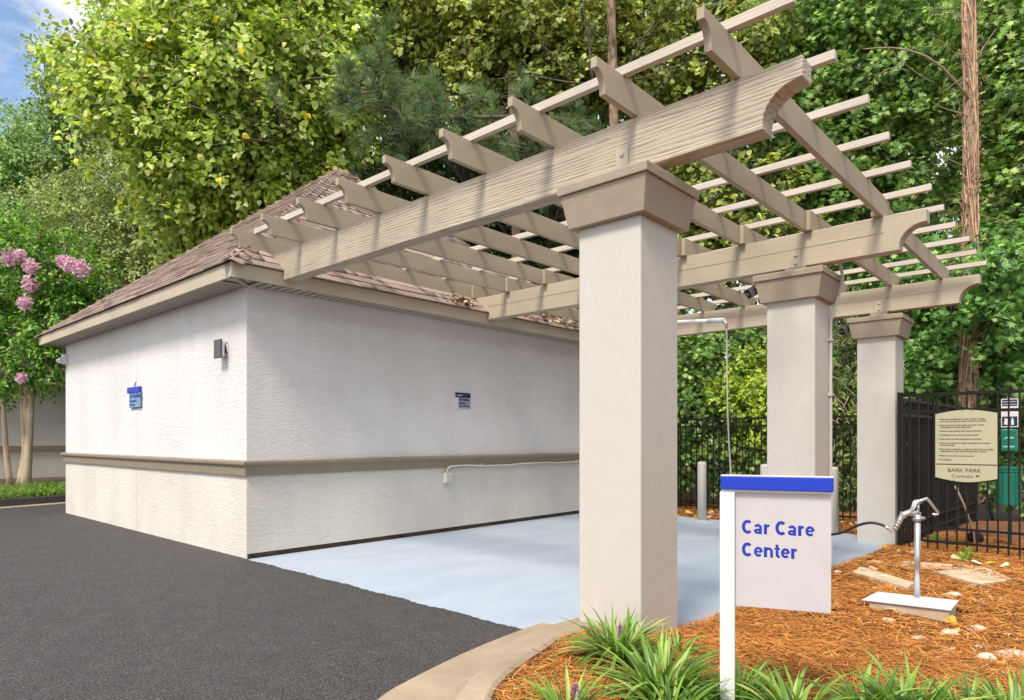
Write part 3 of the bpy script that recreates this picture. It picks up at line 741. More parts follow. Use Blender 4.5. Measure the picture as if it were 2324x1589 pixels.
# ------------------------------------------------------------------ Car Care Center sign
def care_sign():
    d0 = 3.0; lat = (1668-CXP)/FPX*d0
    P = ld(lat, d0); xd = (ld(.935, -.355)).normalized(); nd = Vector((xd.y, -xd.x, 0))      # nd points at the viewer
    if nd.dot(Vector((FWD[0], FWD[1], 0))) > 0: nd = -nd
    zz = lambda y: CAMH-(y-HYP)/FPX*d0
    T = thing('car_care_sign', 'white post sign with blue top bar lettered Car Care Center', 'sign', (P.x, P.y, .08))
    def pl(s0, s1, z0, z1, n0, n1, name, mat, par, bevel=.002):
        f = lambda s, n, z: tuple(P + xd*s + nd*n + Vector((0, 0, z)))
        return MB().rings([[f(s0,n0,z0), f(s1,n0,z0), f(s1,n1,z0), f(s0,n1,z0)], [f(s0,n0,z1), f(s1,n0,z1), f(s1,n1,z1), f(s0,n1,z1)]]).build(name, mat, par, bevel=bevel)
    zt = zz(1116)
    pl(-.064, 0, -.15, zt, -.035, .030, 'post', M['white'], T, .003)
    panel = pl(.001, .392, zz(1374), zt+.006, -.004, .008, 'panel', M['signgrey'], T, .002)
    pl(-.060, .400, zz(1110), zz(1080), -.030, .036, 'header', M['blue'], T, .003)
    pl(-.058, .398, zt-.0, zz(1110)-.001, -.020, .020, 'header_spacer', M['white'], T, .001)
    pl(-.060, .400, zz(1080)+.0005, zz(1080)+.004, -.030, .036, 'header_cap', M['white'], T, .001)
    for s, y in (('Car Care', 1209), ('Center', 1260)):
        stroke_text('lettering', s, .0605, M['bluetext'], panel, P + xd*.030 + nd*.0083 + Vector((0, 0, zz(y))), xd, nd, 1.0, .022)
    return T
care_sign()

# ------------------------------------------------------------------ hydrant stand with hose on a block
def hydrant():
    base = Vector((5.85, 1.15, 0)); g = gh(5.85, 1.15)
    T = thing('paving_block', 'rough tan concrete block sunk in the straw under the metal plate', 'block', (base.x, base.y, g))
    cs = [(5.640, 1.400), (5.95, 1.395), (6.035, .890), (5.722, .885)]
    rr = random.Random(2)
    MB().rings([[(x+rr.uniform(-.008, .008), y, g-.08) for x, y in cs], [(x, y, .058) for x, y in cs]]).build('block', M['block'], T, bevel=.008)
    T = thing('hose_stand', 'silver hand pump head on a galvanised pole with white base plate', 'hose stand', (5.9, 1.14, .059))
    cs2 = [(5.617, 1.439), (5.98, 1.419), (6.069, .879), (5.705, .874)]
    MB().rings([[(x, y, .059) for x, y in cs2], [(x, y, .069) for x, y in cs2]]).build('base_plate', M['plate'], T, bevel=.002)
    c = Vector((5.926, 1.129, .069)); r = Vector((RGT[0], RGT[1], 0)); k = .000754
    def q(x, y, dep=0.0): return tuple(c + r*((x-1105)*k) + Vector((0, 0, (1330-y)*k)) + Vector((FWD[0], FWD[1], 0))*dep)
    MB().tube([q(1105, 1335), q(1107, 520)], .0215, 14).build('pole', M['galv'], T, smooth=True)
    MB().tube([q(1105, 1334), q(1105, 1318)], .034, 14).build('pole_flange', M['plate'], T)
    head = MB().tube([q(1107, 530), q(1107, 490)], [.033, .03], 14).build('collar', M['galv'], T, smooth=True)
    MB().tube([q(1125, 500), q(1185, 508)], .012, 8).build('set_screw', M['galv'], T, smooth=True)
    body = MB().tube([q(1108, 520), q(1108, 470)], .024, 12)
    body.tube([q(1135, 462), q(1080, 455), q(1010, 448), q(970, 465), q(945, 495)], [.016, .022, .023, .023, .020], 12)
    body.build('spout', M['galv'], T, smooth=True)
    yk = MB()
    for dd in (-.014, .014):
        yk.tube([q(1020, 450, dd), q(1065, 400, dd), q(1085, 340, dd), q(1110, 330, dd), q(1140, 340, dd)], [.010, .010, .013, .014, .012], 8)
    yk.tube([q(1110, 335, -.024), q(1110, 335, .024)], .018, 10)
    yk.build('yoke', M['galv'], T, smooth=True)
    MB().tube([q(1112, 345), q(1116, 400), q(1112, 455)], [.013, .009, .013], 8).build('lift_rod', M['galv'], T, smooth=True)
    MB().tube([q(*p) for p in ((1110, 338), (1150, 322), (1200, 302), (1225, 325), (1270, 385), (1318, 445), (1318, 465), (1290, 470), (1262, 460))], [.014, .013, .012, .012, .011, .011, .011, .010, .009], 8).build('handle', M['galv'], T, smooth=True)
    MB().tube([q(940, 480), q(950, 440)], .012, 8).build('bleed_cap', M['blueclip'], T)
    H = thing('hose', 'black hose sagging from the silver hand pump towards the sign', 'hose', q(868, 640))
    MB().tube([q(955, 470), q(915, 545), q(870, 632)], [.021, .0195, .016], 10).build('braided_sleeve', M['brass'], H, smooth=True)
    bands = MB()
    for t in (.12, .3, .48, .66, .84): bands.tube([q(955-85*t, 470+162*t), q(955-85*(t+.05), 470+162*(t+.05))], .0225-.004*t, 10)
    bands.build('sleeve_bands', M['galv'], H, smooth=True)
    MB().tube([q(872, 630), q(850, 640), q(815, 615), q(775, 588)], [.014, .015, .0125, .0115], 8).build('coupling', M['galv'], H, smooth=True)
    hp = [q(790, 598), q(760, 578, .02), q(700, 563, .06), q(640, 575, .1), q(570, 620, .16), q(480, 692, .22), q(380, 728, .3), q(290, 690, .36), q(225, 605, .4), q(205, 530, .42), q(190, 520, .43), q(140, 620, .46), q(60, 850, .5)]
    MB().tube([tuple(p) for p in smooth_line(hp, 5)], .0105, 8).build('rubber_hose', M['rubber'], H, smooth=True)
M['plate'] = plain('white plate', (.66, .69, .74), .45, var=.04, bstr=.05)
M['blueclip'] = plain('blue cap', (.25, .33, .5), .4)
hydrant()

# ------------------------------------------------------------------ metal fences
FU, FV = 9.687, 2.035
def fence(name, label, a, b, ztop, rails, pick_top, post_at, pitch=.102, group=None, zbase=lambda u, v: gh(u, v)):
    a, b = Vector((*a, 0)), Vector((*b, 0)); L = (b-a).length; d = (b-a)/L; ang = math.atan2(d.y, d.x)
    T = thing(name, label, 'fence', (a.x, a.y, gh(a.x, a.y)), ang, group); z0 = gh(a.x, a.y)
    pk = MB().box((-.009, -.009, 0), (.009, .009, pick_top-(-.09))).mesh('picket', M['black'])
    n = int(L/pitch)
    for k in range(1, n+1):
        p = a + d*(k*pitch)
        link('picket', pk, T, (k*pitch, 0, -.09-z0+rnd.uniform(-.006, .006)))
    for z in rails:
        s = .019 if z > .5 else .015
        o = link('rail', MB().box((0, -s*.8, z-z0-s), (L, s*.8, z-z0+s)).mesh('rail', M['black']), T)
    for t in post_at:
        mb = MB().box((t-.028, -.028, -.35), (t+.028, .028, ztop-z0+.03)); mb.rings([[(t-.033,-.033,ztop-z0+.031),(t+.033,-.033,ztop-z0+.031),(t+.033,.033,ztop-z0+.031),(t-.033,.033,ztop-z0+.031)], [(t-.028,-.028,ztop-z0+.045),(t+.028,-.028,ztop-z0+.045),(t+.028,.028,ztop-z0+.045),(t-.028,.028,ztop-z0+.045)]])
        link('post', mb.mesh('post', M['black']), T)
    return T
fence('metal_fence', 'black metal picket fence carrying the cream dog park sign', (FU, FV), (FU, -1.6), 1.86, (1.865, 1.65, .205, .03), 1.865, (0.0, 1.83, 3.5))
fence('metal_fence', 'black metal fence running back from the corner post beside the farthest column', (FU+.06, FV+.0), (14.2, 1.80), 1.82, (1.82, 1.62, .2, .03), 1.82, (1.5, 3.0, 4.4))
fence('metal_fence', 'black metal fence behind the slab in front of the leafy bank', (12.3, 9.0), (12.3, 2.15), 1.70, (1.70, 1.555, -.02), 1.70, (0.0, 2.4, 4.78, 6.8), pitch=.118)

def bark_sign():
    T = thing('dog_park_sign', 'cream sign with curved edges lettered BARK PARK on the black fence', 'sign', (FU-.02, 1.33, .8))
    u = FU-.026; v0, v1 = 1.643, 1.017; n = 14
    def outline(uu):
        top = [(uu, v0+(v1-v0)*k/n, 1.615+.045*math.sin(math.pi*k/n)) for k in range(n+1)]
        bot = [(uu, v1+(v0-v1)*k/n, .835-.050*math.sin(math.pi*k/n)) for k in range(n+1)]
        return top+bot
    MB().rings([outline(u), outline(u-.012)]).build('panel', M['cream'], T, bevel=.002)
    us = u-.0135
    MB().box((us, v0-.003, .992), (us+.001, v1+.003, 1.004)).build('divider', M['ink'], T)
    lines = [(1.573, 'Please be considerate to others. Clean up after', 1), (1.549, 'your dog and place in waste containers provided.', 0), (1.503, 'Dogs must be in good health and have current', 1), (1.479, 'vaccinations to use the Bark Park.', 0),
             (1.436, 'Owners must control their dogs at all times.', 1), (1.390, 'No fighting or you will be asked to leave!', 1), (1.344, 'Dogs cannot be left unattended at any time.', 1), (1.298, 'Dogs must remain on a leash until they have entered', 1), (1.274, 'the fenced area.', 0),
             (1.226, 'Dog owners choosing to utilize the Bark Park are solely', 1), (1.202, "responsible for their dogs and their dog's actions.", 0), (1.150, 'Please do not allow your dog to dig.', 1), (1.104, 'No smoking', 1)]
    for z, s, b in lines:
        zz = 1.02+(z-1.08)*1.06
        text('lettering', s, .0255, M['ink'], T, (us, v0-.050, zz), (0, -1, 0), sx=.93, bold=.0005, thick=.0004)
        if b: MB().box((us, v0-.032, zz+.004), (us+.001, v0-.041, zz+.014)).build('bullet', M['ink'], T)
    text('lettering', 'BARK PARK', .066, M['ink'], T, (us, 1.345, .905), (0, -1, 0), align='CENTER', thick=.0004, sx=1.0)
    text('logo', 'C', .052, M['ink'], T, (us, 1.475, .838), (0, -1, 0), sx=1.25, thick=.0004)
    text('logo', 'AMDEN', .040, M['ink'], T, (us, 1.427, .838), (0, -1, 0), sx=1.25, thick=.0004)
    bird = [(1.233, .862), (1.222, .858), (1.212, .851), (1.196, .846), (1.203, .858), (1.180, .880), (1.210, .868), (1.225, .880), (1.222, .866)]
    MB().add([(us, a, b) for a, b in bird], [tuple(range(len(bird)))]).build('logo_bird', M['ink'], T)
    for a, b in ((1.36, 1.648), (1.27, 1.648), (1.45, .800), (1.16, .806)):
        MB().tube([(u-.012, a, b), (u-.016, a, b)], .006, 8).build('screw', M['dkgrey'], T)
bark_sign()

def waste_station():
    u, v = 10.75, 1.0
    T = thing('dog_waste_station', 'green dog waste station with white notice standing behind the fence', 'waste station', (u, v, gh(u, v)))
    MB().box((u-.02, v-.02, -.2), (u+.02, v+.02, 1.86)).build('post', M['greendk'], T)
    sg = MB().box((u-.036, v-.09, 1.46), (u-.030, v+.09, 1.83)).build('notice', M['white'], T, bevel=.002)
    MB().box((u-.0385, v-.08, 1.735), (u-.0365, v+.08, 1.82)).build('notice_band', M['navy'], sg)
    for s, z in (('PLEASE CLEAN UP', 1.785), ('AFTER YOUR DOG', 1.748)): text('lettering', s, .021, M['white'], sg, (u-.040, v+.072, z), (0, -1, 0), bold=.0004, thick=.0003)
    MB().box((u-.0385, v-.08, 1.475), (u-.0365, v+.08, 1.60)).build('pictogram_field', M['navy'], sg)
    MB().box((u-.040, v-.045, 1.490), (u-.0387, v-.015, 1.56)).box((u-.040, v-.037, 1.563), (u-.0387, v-.022, 1.585)).build('pictogram', M['white'], sg)
    MB().add([(u-.040, v+.06, 1.50), (u-.040, v+.02, 1.49), (u-.040, v+.01, 1.57), (u-.040, v+.05, 1.58)], [(0,1,2,3)]).build('pictogram', M['white'], sg)
    d = MB().box((u-.12, v-.085, 1.15), (u-.026, v+.085, 1.435)).build('bag_dispenser', M['green'], T, bevel=.012)
    MB().box((u-.1225, v-.06, 1.20), (u-.1205, v+.06, 1.22)).build('dispenser_slot', M['aqua'], d)
    MB().add([(u-.1225, v+.06, 1.30), (u-.1225, v+.03, 1.335), (u-.1225, v-.05, 1.335), (u-.1225, v-.055, 1.31), (u-.1225, v+.02, 1.315)], [(0,1,2,3,4)]).build('pictogram', M['aqua'], d)
    n = 24; c = (u-.20, v+.0); z0, z1, R = .47, .92, .135
    b = MB().rings([[(c[0]+r*math.cos(2*math.pi*k/n), c[1]+r*math.sin(2*math.pi*k/n), z) for k in range(n)] for r, z in ((R*.97, z0), (R, z0+.02), (R, z1-.03), (R+.008, z1-.028), (R+.008, z1))]).build('bin', M['greenmesh'], T, smooth=False)
    MB().rings([[(c[0]+r*math.cos(2*math.pi*k/n), c[1]+r*math.sin(2*math.pi*k/n), z) for k in range(n)] for r, z in ((R+.012, z1+.001), (R+.012, z1+.02), (R*.6, z1+.035))]).build('bin_lid', M['green'], T)
    MB().box((u-.05, v-.03, .6), (u-.02, v+.03, .8)).build('bin_bracket', M['greendk'], T)
def _mesh_green():
    m, N, L, b = nmat('perforated green metal'); v = tex_coord(N, L); vo = N.new('ShaderNodeTexVoronoi'); vo.inputs['Scale'].default_value = 46; vo.inputs['Randomness'].default_value = .15
    L.new(v, vo.inputs['Vector']); L.new(ramp(N, L, vo.outputs['Distance'], .28, (.008, .06, .042), .42, (.012, .25, .17)), b.inputs['Base Color']); b.inputs['Roughness'].default_value = .4; M['greenmesh'] = m
_mesh_green()
waste_station()
T = thing('wooden_stick', 'thin pale stick leaning inside the fence below the dog park sign', 'stick', (10.6, 1.38, gh(10.6, 1.38)))
MB().tube([(10.60, 1.56, .64), (10.60, 1.48, .44), (10.62, 1.375, .10), (10.62, 1.36, -.1)], .011, 8).build('shaft', M['stick'], T)
MB().tube([(10.60, 1.575, .68), (10.60, 1.555, .63)], .019, 8).build('grip', M['white'], T)
T = thing('ball', 'dark brown ball lying on straw inside the fence near the stick', 'ball', (10.75, 1.38, 0))
MB().sphere((10.75, 1.37, -.012), .095, 16, 12).build('shell', M['rust'], T, smooth=True)

# ------------------------------------------------------------------ foliage
def fan(outline, cz=.0, fold=.10, droop=.12):
    """a leaf as a triangle fan about the midrib; y runs from stalk to tip, the halves are folded up a little and the tip droops"""
    pts = [(0, .38, cz)] + [(x, y, abs(x)*fold*2 - droop*max(0, y-.3)**1.5) for x, y in outline]
    n = len(outline); return np.array(pts, float), np.array([(0, 1+i, 1+(i+1) % n) for i in range(n)], int)
LEAF = {
    'heart': fan([(0, .02), (.34, .04), (.46, .26), (.28, .66), (0, 1.0), (-.28, .66), (-.46, .26), (-.34, .04)]),
    'lobed': fan([(0, .0), (.22, .16), (.56, .28), (.26, .42), (.40, .78), (.12, .62), (0, 1.0), (-.12, .62), (-.40, .78), (-.26, .42), (-.56, .28), (-.22, .16)], fold=.05, droop=.3),
    'oval': fan([(0, 0), (.22, .25), (.24, .55), (0, 1.0), (-.24, .55), (-.22, .25)]),
    'small': (np.array([(0, 0, 0), (.30, .5, .05), (0, 1, -.06), (-.30, .5, .05)], float), np.array([(0, 1, 2), (0, 2, 3)], int)),
    'lance': fan([(0, 0), (.13, .3), (.10, .65), (0, 1.0), (-.10, .65), (-.13, .3)], droop=.35),
}
def unit(a): return a/np.maximum(1e-9, np.linalg.norm(a, axis=-1, keepdims=True))
def leaf_frames(d, n):
    y = unit(d); z = unit(n - y*np.sum(n*y, -1, keepdims=True)); x = np.cross(y, z); return x, y, z
def stamp(kind, P, x, y, z, S, C):
    tv, tf = LEAF[kind]; n = len(tv)
    V = P[:, None, :] + S[:, None, None]*(x[:, None, :]*tv[None, :, 0, None] + y[:, None, :]*tv[None, :, 1, None] + z[:, None, :]*tv[None, :, 2, None])
    F = tf[None] + (np.arange(len(P))*n)[:, None, None]
    return V.reshape(-1, 3), F.reshape(-1, 3), np.repeat(C, n, 0)
def sprays(lobes, count, per, spread, g, droop=.35, shell=.42):
    """twig sprays through ellipsoid lobes: returns leaf positions, axes, normals and the spray index"""
    vol = np.array([l[1][0]*l[1][1]*l[1][2] for l in lobes])**(.75); prob = vol/vol.sum()
    li = g.choice(len(lobes), count, p=prob)
    cen = np.array([l[0] for l in lobes])[li]; rad = np.array([l[1] for l in lobes])[li]
    d = unit(g.normal(size=(count, 3))); r = g.random(count)**shell
    wob = 1 + .22*np.sin(d[:, 0]*5.1+li)*np.cos(d[:, 1]*4.3-li) + .16*np.sin(d[:, 2]*9+li*2.1)
    B = cen + d*rad*(r*wob)[:, None]
    out = unit(d*.8 + g.normal(size=(count, 3))*.5 + np.array([0, 0, .05]))
    k = np.repeat(np.arange(count), per); N = count*per
    t = g.random(N); lat = unit(g.normal(size=(N, 3))); lat = lat - out[k]*np.sum(lat*out[k], -1, keepdims=True)
    P = B[k] + out[k]*(t*spread)[:, None] + lat*(g.random(N)*spread*.42)[:, None] - np.array([0, 0, 1])*(t*t*spread*.3)[:, None]
    D = unit(out[k]*.55 + unit(lat)*.75 + np.array([0, 0, -droop]) + g.normal(size=(N, 3))*.22)
    Nn = unit(np.array([-.25, -.12, .75]) + d[k]*.45 + g.normal(size=(N, 3))*.42)
    return P, D, Nn, k, B, li
def in_frame(P):
    q = P - EYE; dep = q@FWD; ok = dep > .3
    x = CXP + FPX*(q@RGT)/np.maximum(dep, .3); y = HYP - FPX*q[:, 2]/np.maximum(dep, .3)
    return ok & (x > -20) & (x < 2344) & (y > -20) & (y < 1609), dep
def palette(cols, wts, N, g, k=None, jit=.16):
    w = np.array(wts, float); w /= w.sum(); cols = np.array(cols)
    c = cols[g.choice(len(cols), N, p=w)]
    f = 1 + g.normal(size=(N, 1))*jit
    if k is not None: f = f*(1 + g.normal(size=(k.max()+1, 1))*.24)[k]
    return np.clip(c*f, .004, .9)
def limb(mb, a, b, r0, r1, g, sag=.0, n=6, sides=7, wob=.06):
    a, b = np.array(a, float), np.array(b, float); L = np.linalg.norm(b-a); pts = []
    j = g.normal(size=3)*wob*L; j2 = g.normal(size=3)*wob*.6*L
    for i in range(n+1):
        t = i/n; pts.append(tuple(a+(b-a)*t + j*math.sin(math.pi*t) + j2*math.sin(2*math.pi*t) + np.array([0, 0, sag*L*math.sin(math.pi*t)])))
    mb.tube(pts, [r0+(r1-r0)*(i/n) for i in range(n+1)], sides); return pts
SHARED = {}
def leaf_parts(kind, mat, cols, root, P, x, y, z, S, C, limit, base):
    """the leaves that show largest become parts of the tree; returns a mask of the rest"""
    ok, dep = in_frame(P); score = np.where(ok, S/np.maximum(dep, .5), 0); take = np.argsort(-score)[:limit]; take = take[score[take] > 0]
    cols = np.array(cols)
    for c in range(len(cols)):
        if (kind, mat, tuple(cols[c])) not in SHARED:
            me = bpy.data.meshes.new('leaf'); me.from_pydata([tuple(v) for v in LEAF[kind][0]], [], [tuple(int(i) for i in f) for f in LEAF[kind][1]]); me.materials.append(M[mat]); colour_mesh(me, cols[c]); SHARED[kind, mat, tuple(cols[c])] = me
    for i in take:
        c = int(np.argmin(((cols-C[i])**2).sum(1))); me = SHARED[kind, mat, tuple(cols[c])]
        R = Matrix((x[i], y[i], z[i])).transposed()
        quat_link('leaf', me, root, Vector(P[i]-base), R, float(S[i]))
    m = np.ones(len(P), bool); m[take] = False; return m
def tree(name, label, cat, base, lobes, kind, cols, wts, count, per, spread, size, seed, mat='leaf', bark='bark', trunk_r=.14, parts=300, group=None, top=None, droop=.35, twigs=.25, shell=.42, trunkname='trunk', fork=None):
    g = np.random.default_rng(seed); base = np.array(base, float)
    T = thing(name, label, cat, tuple(base), group=group)
    lobes = [(np.array(c), np.array(r if hasattr(r, '__len__') else (r, r, r*.85))) for c, r in lobes]
    P, D, Nn, k, B, li = sprays(lobes, count, per, spread, g, droop, shell)
    S = size*(.65+.6*g.random(len(P))); C = palette(cols, wts, len(P), g, k)
    x, y, z = leaf_frames(D, Nn)
    keep = leaf_parts(kind, mat, cols, T, P, x, y, z, S, C, parts, base) if parts else np.ones(len(P), bool)
    V, F, CC = stamp(kind, P[keep]-base, x[keep], y[keep], z[keep], S[keep], C[keep])
    bulk('crown', V, F, CC, M[mat], T)
    cen = np.mean([l[0] for l in lobes], 0) if top is None else np.array(top)
    tk = MB(); tp = limb(tk, base-np.array([0, 0, .3]), cen, trunk_r, trunk_r*.45, g, n=9, sides=10, wob=.015)
    tk.build(trunkname, M[bark], T, smooth=True)
    lb = MB()
    for i, (c, r) in enumerate(lobes):
        a = np.array(tp[min(9, 4+g.integers(0, 5))]) if fork is None else np.array(fork)
        pts = limb(lb, a, c, trunk_r*.42, trunk_r*.10, g, .05, 6, 6)
        idx = np.where(li == i)[0]
        for q in idx[:max(2, int(len(idx)*twigs))]:
            s = np.array(pts[g.integers(2, 7)]); limb(lb, s, B[q], .012+.0*trunk_r, .004, g, .03, 3, 4)
    lb.build('limbs', M[bark], T, smooth=True)
    return T

YG = [(.48,.61,.12),(.38,.53,.095),(.24,.36,.065),(.66,.71,.30),(.13,.20,.04),(.74,.58,.04)]
OL = [(.40,.46,.11),(.30,.37,.085),(.52,.55,.20),(.17,.23,.055),(.09,.13,.03),(.68,.48,.05)]
GR = [(.19,.34,.085),(.27,.44,.105),(.11,.21,.055),(.38,.54,.15),(.055,.10,.032),(.50,.62,.22)]
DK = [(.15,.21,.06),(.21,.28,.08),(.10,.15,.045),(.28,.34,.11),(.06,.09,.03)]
CM = [(.15,.34,.045),(.22,.43,.065),(.09,.22,.035),(.31,.50,.08),(.055,.13,.025)]
def LB_(*rows): return [(at(x, y, d), r) for x, y, d, r in rows]

# tall trees behind and beside the building
POP = tree('poplar_tree', 'bright yellow-green broadleaf tree overhanging the brown roof', 'tree', (9.2, 17.4, -.3),
     LB_((225,70,14.6,.42),(345,40,14.4,1.05),(480,30,14.2,1.5),(640,30,14.4,1.6),(790,40,15,1.3),(245,180,14,.9),(370,170,13.6,1.25),(520,180,13.6,1.4),(690,190,14,1.4),(320,280,13.5,1.0),(450,300,13.6,1.15),(600,310,14,1.3),(740,320,14.6,1.1),(430,420,14,.95),(550,430,14.4,1.2),(680,420,15,1.1),(400,510,14.4,.75),(500,520,15,.9),(160,305,13.6,.25),(195,110,14,.22),(165,60,14,.12)),
     'heart', YG, (28,24,16,24,9,1.6), 2700, 22, .55, .122, 101, trunk_r=.20, top=at(600, 250, 15.5), group='trees behind the building')
COT = tree('cottonwood_tree', 'olive leaved tree with heart-shaped leaves above the middle of the pergola', 'tree', (14.0, 12.6, -.3),
     LB_((930,20,15.4,1.2),(1060,60,15,1.2),(1190,40,15,1.3),(1330,60,15.4,1.2),(1470,50,15.6,1.2),(1110,160,15,.95),(1250,180,15.2,1.0),(1420,180,15.6,1.0),(1620,170,15.4,.85),(1720,90,15.2,.8),(1190,270,15.4,.75),(1520,280,16,.9),(880,110,15.2,.7),(1720,230,15.6,.7)),
     'heart', OL, (30,26,18,14,9,1.5), 1750, 20, .55, .13, 102, trunk_r=.17, top=at(1330, 120, 16.5), group='trees behind the building')
tree('mulberry_tree', 'olive leaved small tree seen through the pergola right of the near column', 'tree', tuple(np.append(at(1640, 900, 15.4)[:2], -.3)),
     LB_((1600,430,15.2,.85),(1680,500,15,.8),(1560,520,15.4,.7),(1640,590,15.2,.75),(1750,420,15.4,.6),(1480,560,15.5,.6)),
     'heart', OL, (26,28,10,18,10,1.5), 460, 18, .5, .14, 103, trunk_r=.08, group='trees behind the back fence')
tree('sweetgum_tree', 'deep green lobed leaf tree right of the pergola beam end', 'tree', tuple(np.append(at(1930, 900, 15.5)[:2], -.3)),
     LB_((1800,60,15.6,1.15),(1930,40,15.2,1.2),(2060,60,15,1.1),(1850,190,15.4,1.0),(1990,180,15,1.1),(2090,260,14.8,.9),(1940,330,15.2,1.05),(1810,320,15.8,.9),(2060,420,15,.9),(1880,450,15.4,.8),(1970,550,15.4,.8)),
     'lobed', GR, (30,26,16,14,9,6), 1600, 15, .5, .145, 104, trunk_r=.16, top=at(1940, 150, 15.8), group='trees behind the back fence')
tree('maple_tree', 'mid green lobed leaf tree filling the upper right corner', 'tree', tuple(np.append(at(2420, 900, 13.2)[:2], -.3)),
     LB_((2290,40,12.8,1.0),(2330,190,12.6,1.0),(2270,300,13.2,.75),(2330,390,12.6,.8),(2180,60,14.6,.9),(2160,200,14.8,.7),(2290,480,12.8,.65),(2400,100,12.8,1.2),(2420,350,12.8,1.1)),
     'lobed', GR, (26,28,12,20,7,9), 1000, 16, .48, .14, 105, trunk_r=.15, group='trees behind the back fence')
tree('vine_thicket', 'leafy vine thicket around the foot of the vine-wrapped pine trunk', 'shrub', tuple(np.append(at(2190, 1000, 14.0)[:2], -.3)),
     LB_((2250,590,12.6,.75),(2130,600,13.6,.7),(2320,700,12.2,.8),(2180,720,13.2,.75),(2090,740,14,.75),(2280,810,12.4,.65),(2110,850,13,.75),(2200,860,12.8,.7),(2330,860,12.2,.6),(2040,680,14.4,.7),(2170,640,11.5,.42),(2235,720,11.4,.45),(2300,600,11.6,.5)),
     'lobed', [(.15,.33,.08),(.22,.43,.11),(.08,.20,.05),(.32,.54,.16),(.04,.10,.028)], (28,26,16,18,10), 980, 14, .42, .125, 106, trunk_r=.07, group='undergrowth behind the fence')
tree('vine_thicket', 'dark green vine bank behind the fence left of the middle column', 'shrub', tuple(np.append(at(1600, 1100, 14.4)[:2], -.3)),
     LB_((1590,830,14.6,.75),(1570,930,14.4,.7),(1640,1000,14.2,.7),(1560,1040,14.2,.6),(1700,1060,14,.6),(1590,760,15.2,.6),(1720,760,15,.6),(1640,860,14.8,.55),(1480,900,14.6,.9),(1400,950,14.6,.8)),
     'lobed', GR, (28,24,18,12,14,4), 900, 13, .40, .118, 107, trunk_r=.05, group='undergrowth behind the fence')
tree('privet_shrub', 'yellow-green shrub glowing behind the fence beside the middle column', 'shrub', tuple(np.append(at(1700, 1100, 13.9)[:2], -.3)),
     LB_((1710,850,13.9,.55),(1740,920,13.8,.55),(1660,900,13.8,.42),(1720,1000,13.7,.45),(1790,860,13.9,.5)),
     'oval', [(.42,.55,.07),(.32,.46,.06),(.55,.60,.11),(.19,.30,.05)], (34,28,16,18), 330, 18, .34, .11, 108, trunk_r=.04, group='undergrowth behind the fence')
tree('laurel_shrub', 'dull green shrub between the middle and farthest columns', 'shrub', tuple(np.append(at(1910, 1100, 13.8)[:2], -.3)),
     LB_((1900,900,13.8,.5),(1930,990,13.6,.5),(1880,1060,13.5,.45),(1910,1120,13.4,.4),(1920,800,14.4,.5),(1900,700,14.6,.45),(1960,870,14,.5),(1830,960,14,.5)),
     'lance', [(.22,.30,.09),(.16,.23,.07),(.32,.40,.13),(.09,.13,.04)], (30,28,16,20), 420, 16, .38, .17, 109, trunk_r=.04, group='undergrowth behind the fence')
tree('laurel_shrub', 'mid green shrub behind the dog park fence near the green waste station', 'shrub', tuple(np.append(at(2260, 1100, 13.6)[:2], -.3)),
     LB_((2180,950,13.4,.55),(2260,990,13.2,.6),(2330,960,13,.55),(2240,1080,13,.45),(2310,1080,12.8,.45),(2120,1000,14.4,.5),(2080,930,14.6,.5)),
     'oval', [(.17,.29,.07),(.25,.38,.10),(.10,.18,.05),(.32,.46,.15)], (30,26,22,12), 420, 16, .38, .12, 110, trunk_r=.04, group='undergrowth behind the fence')

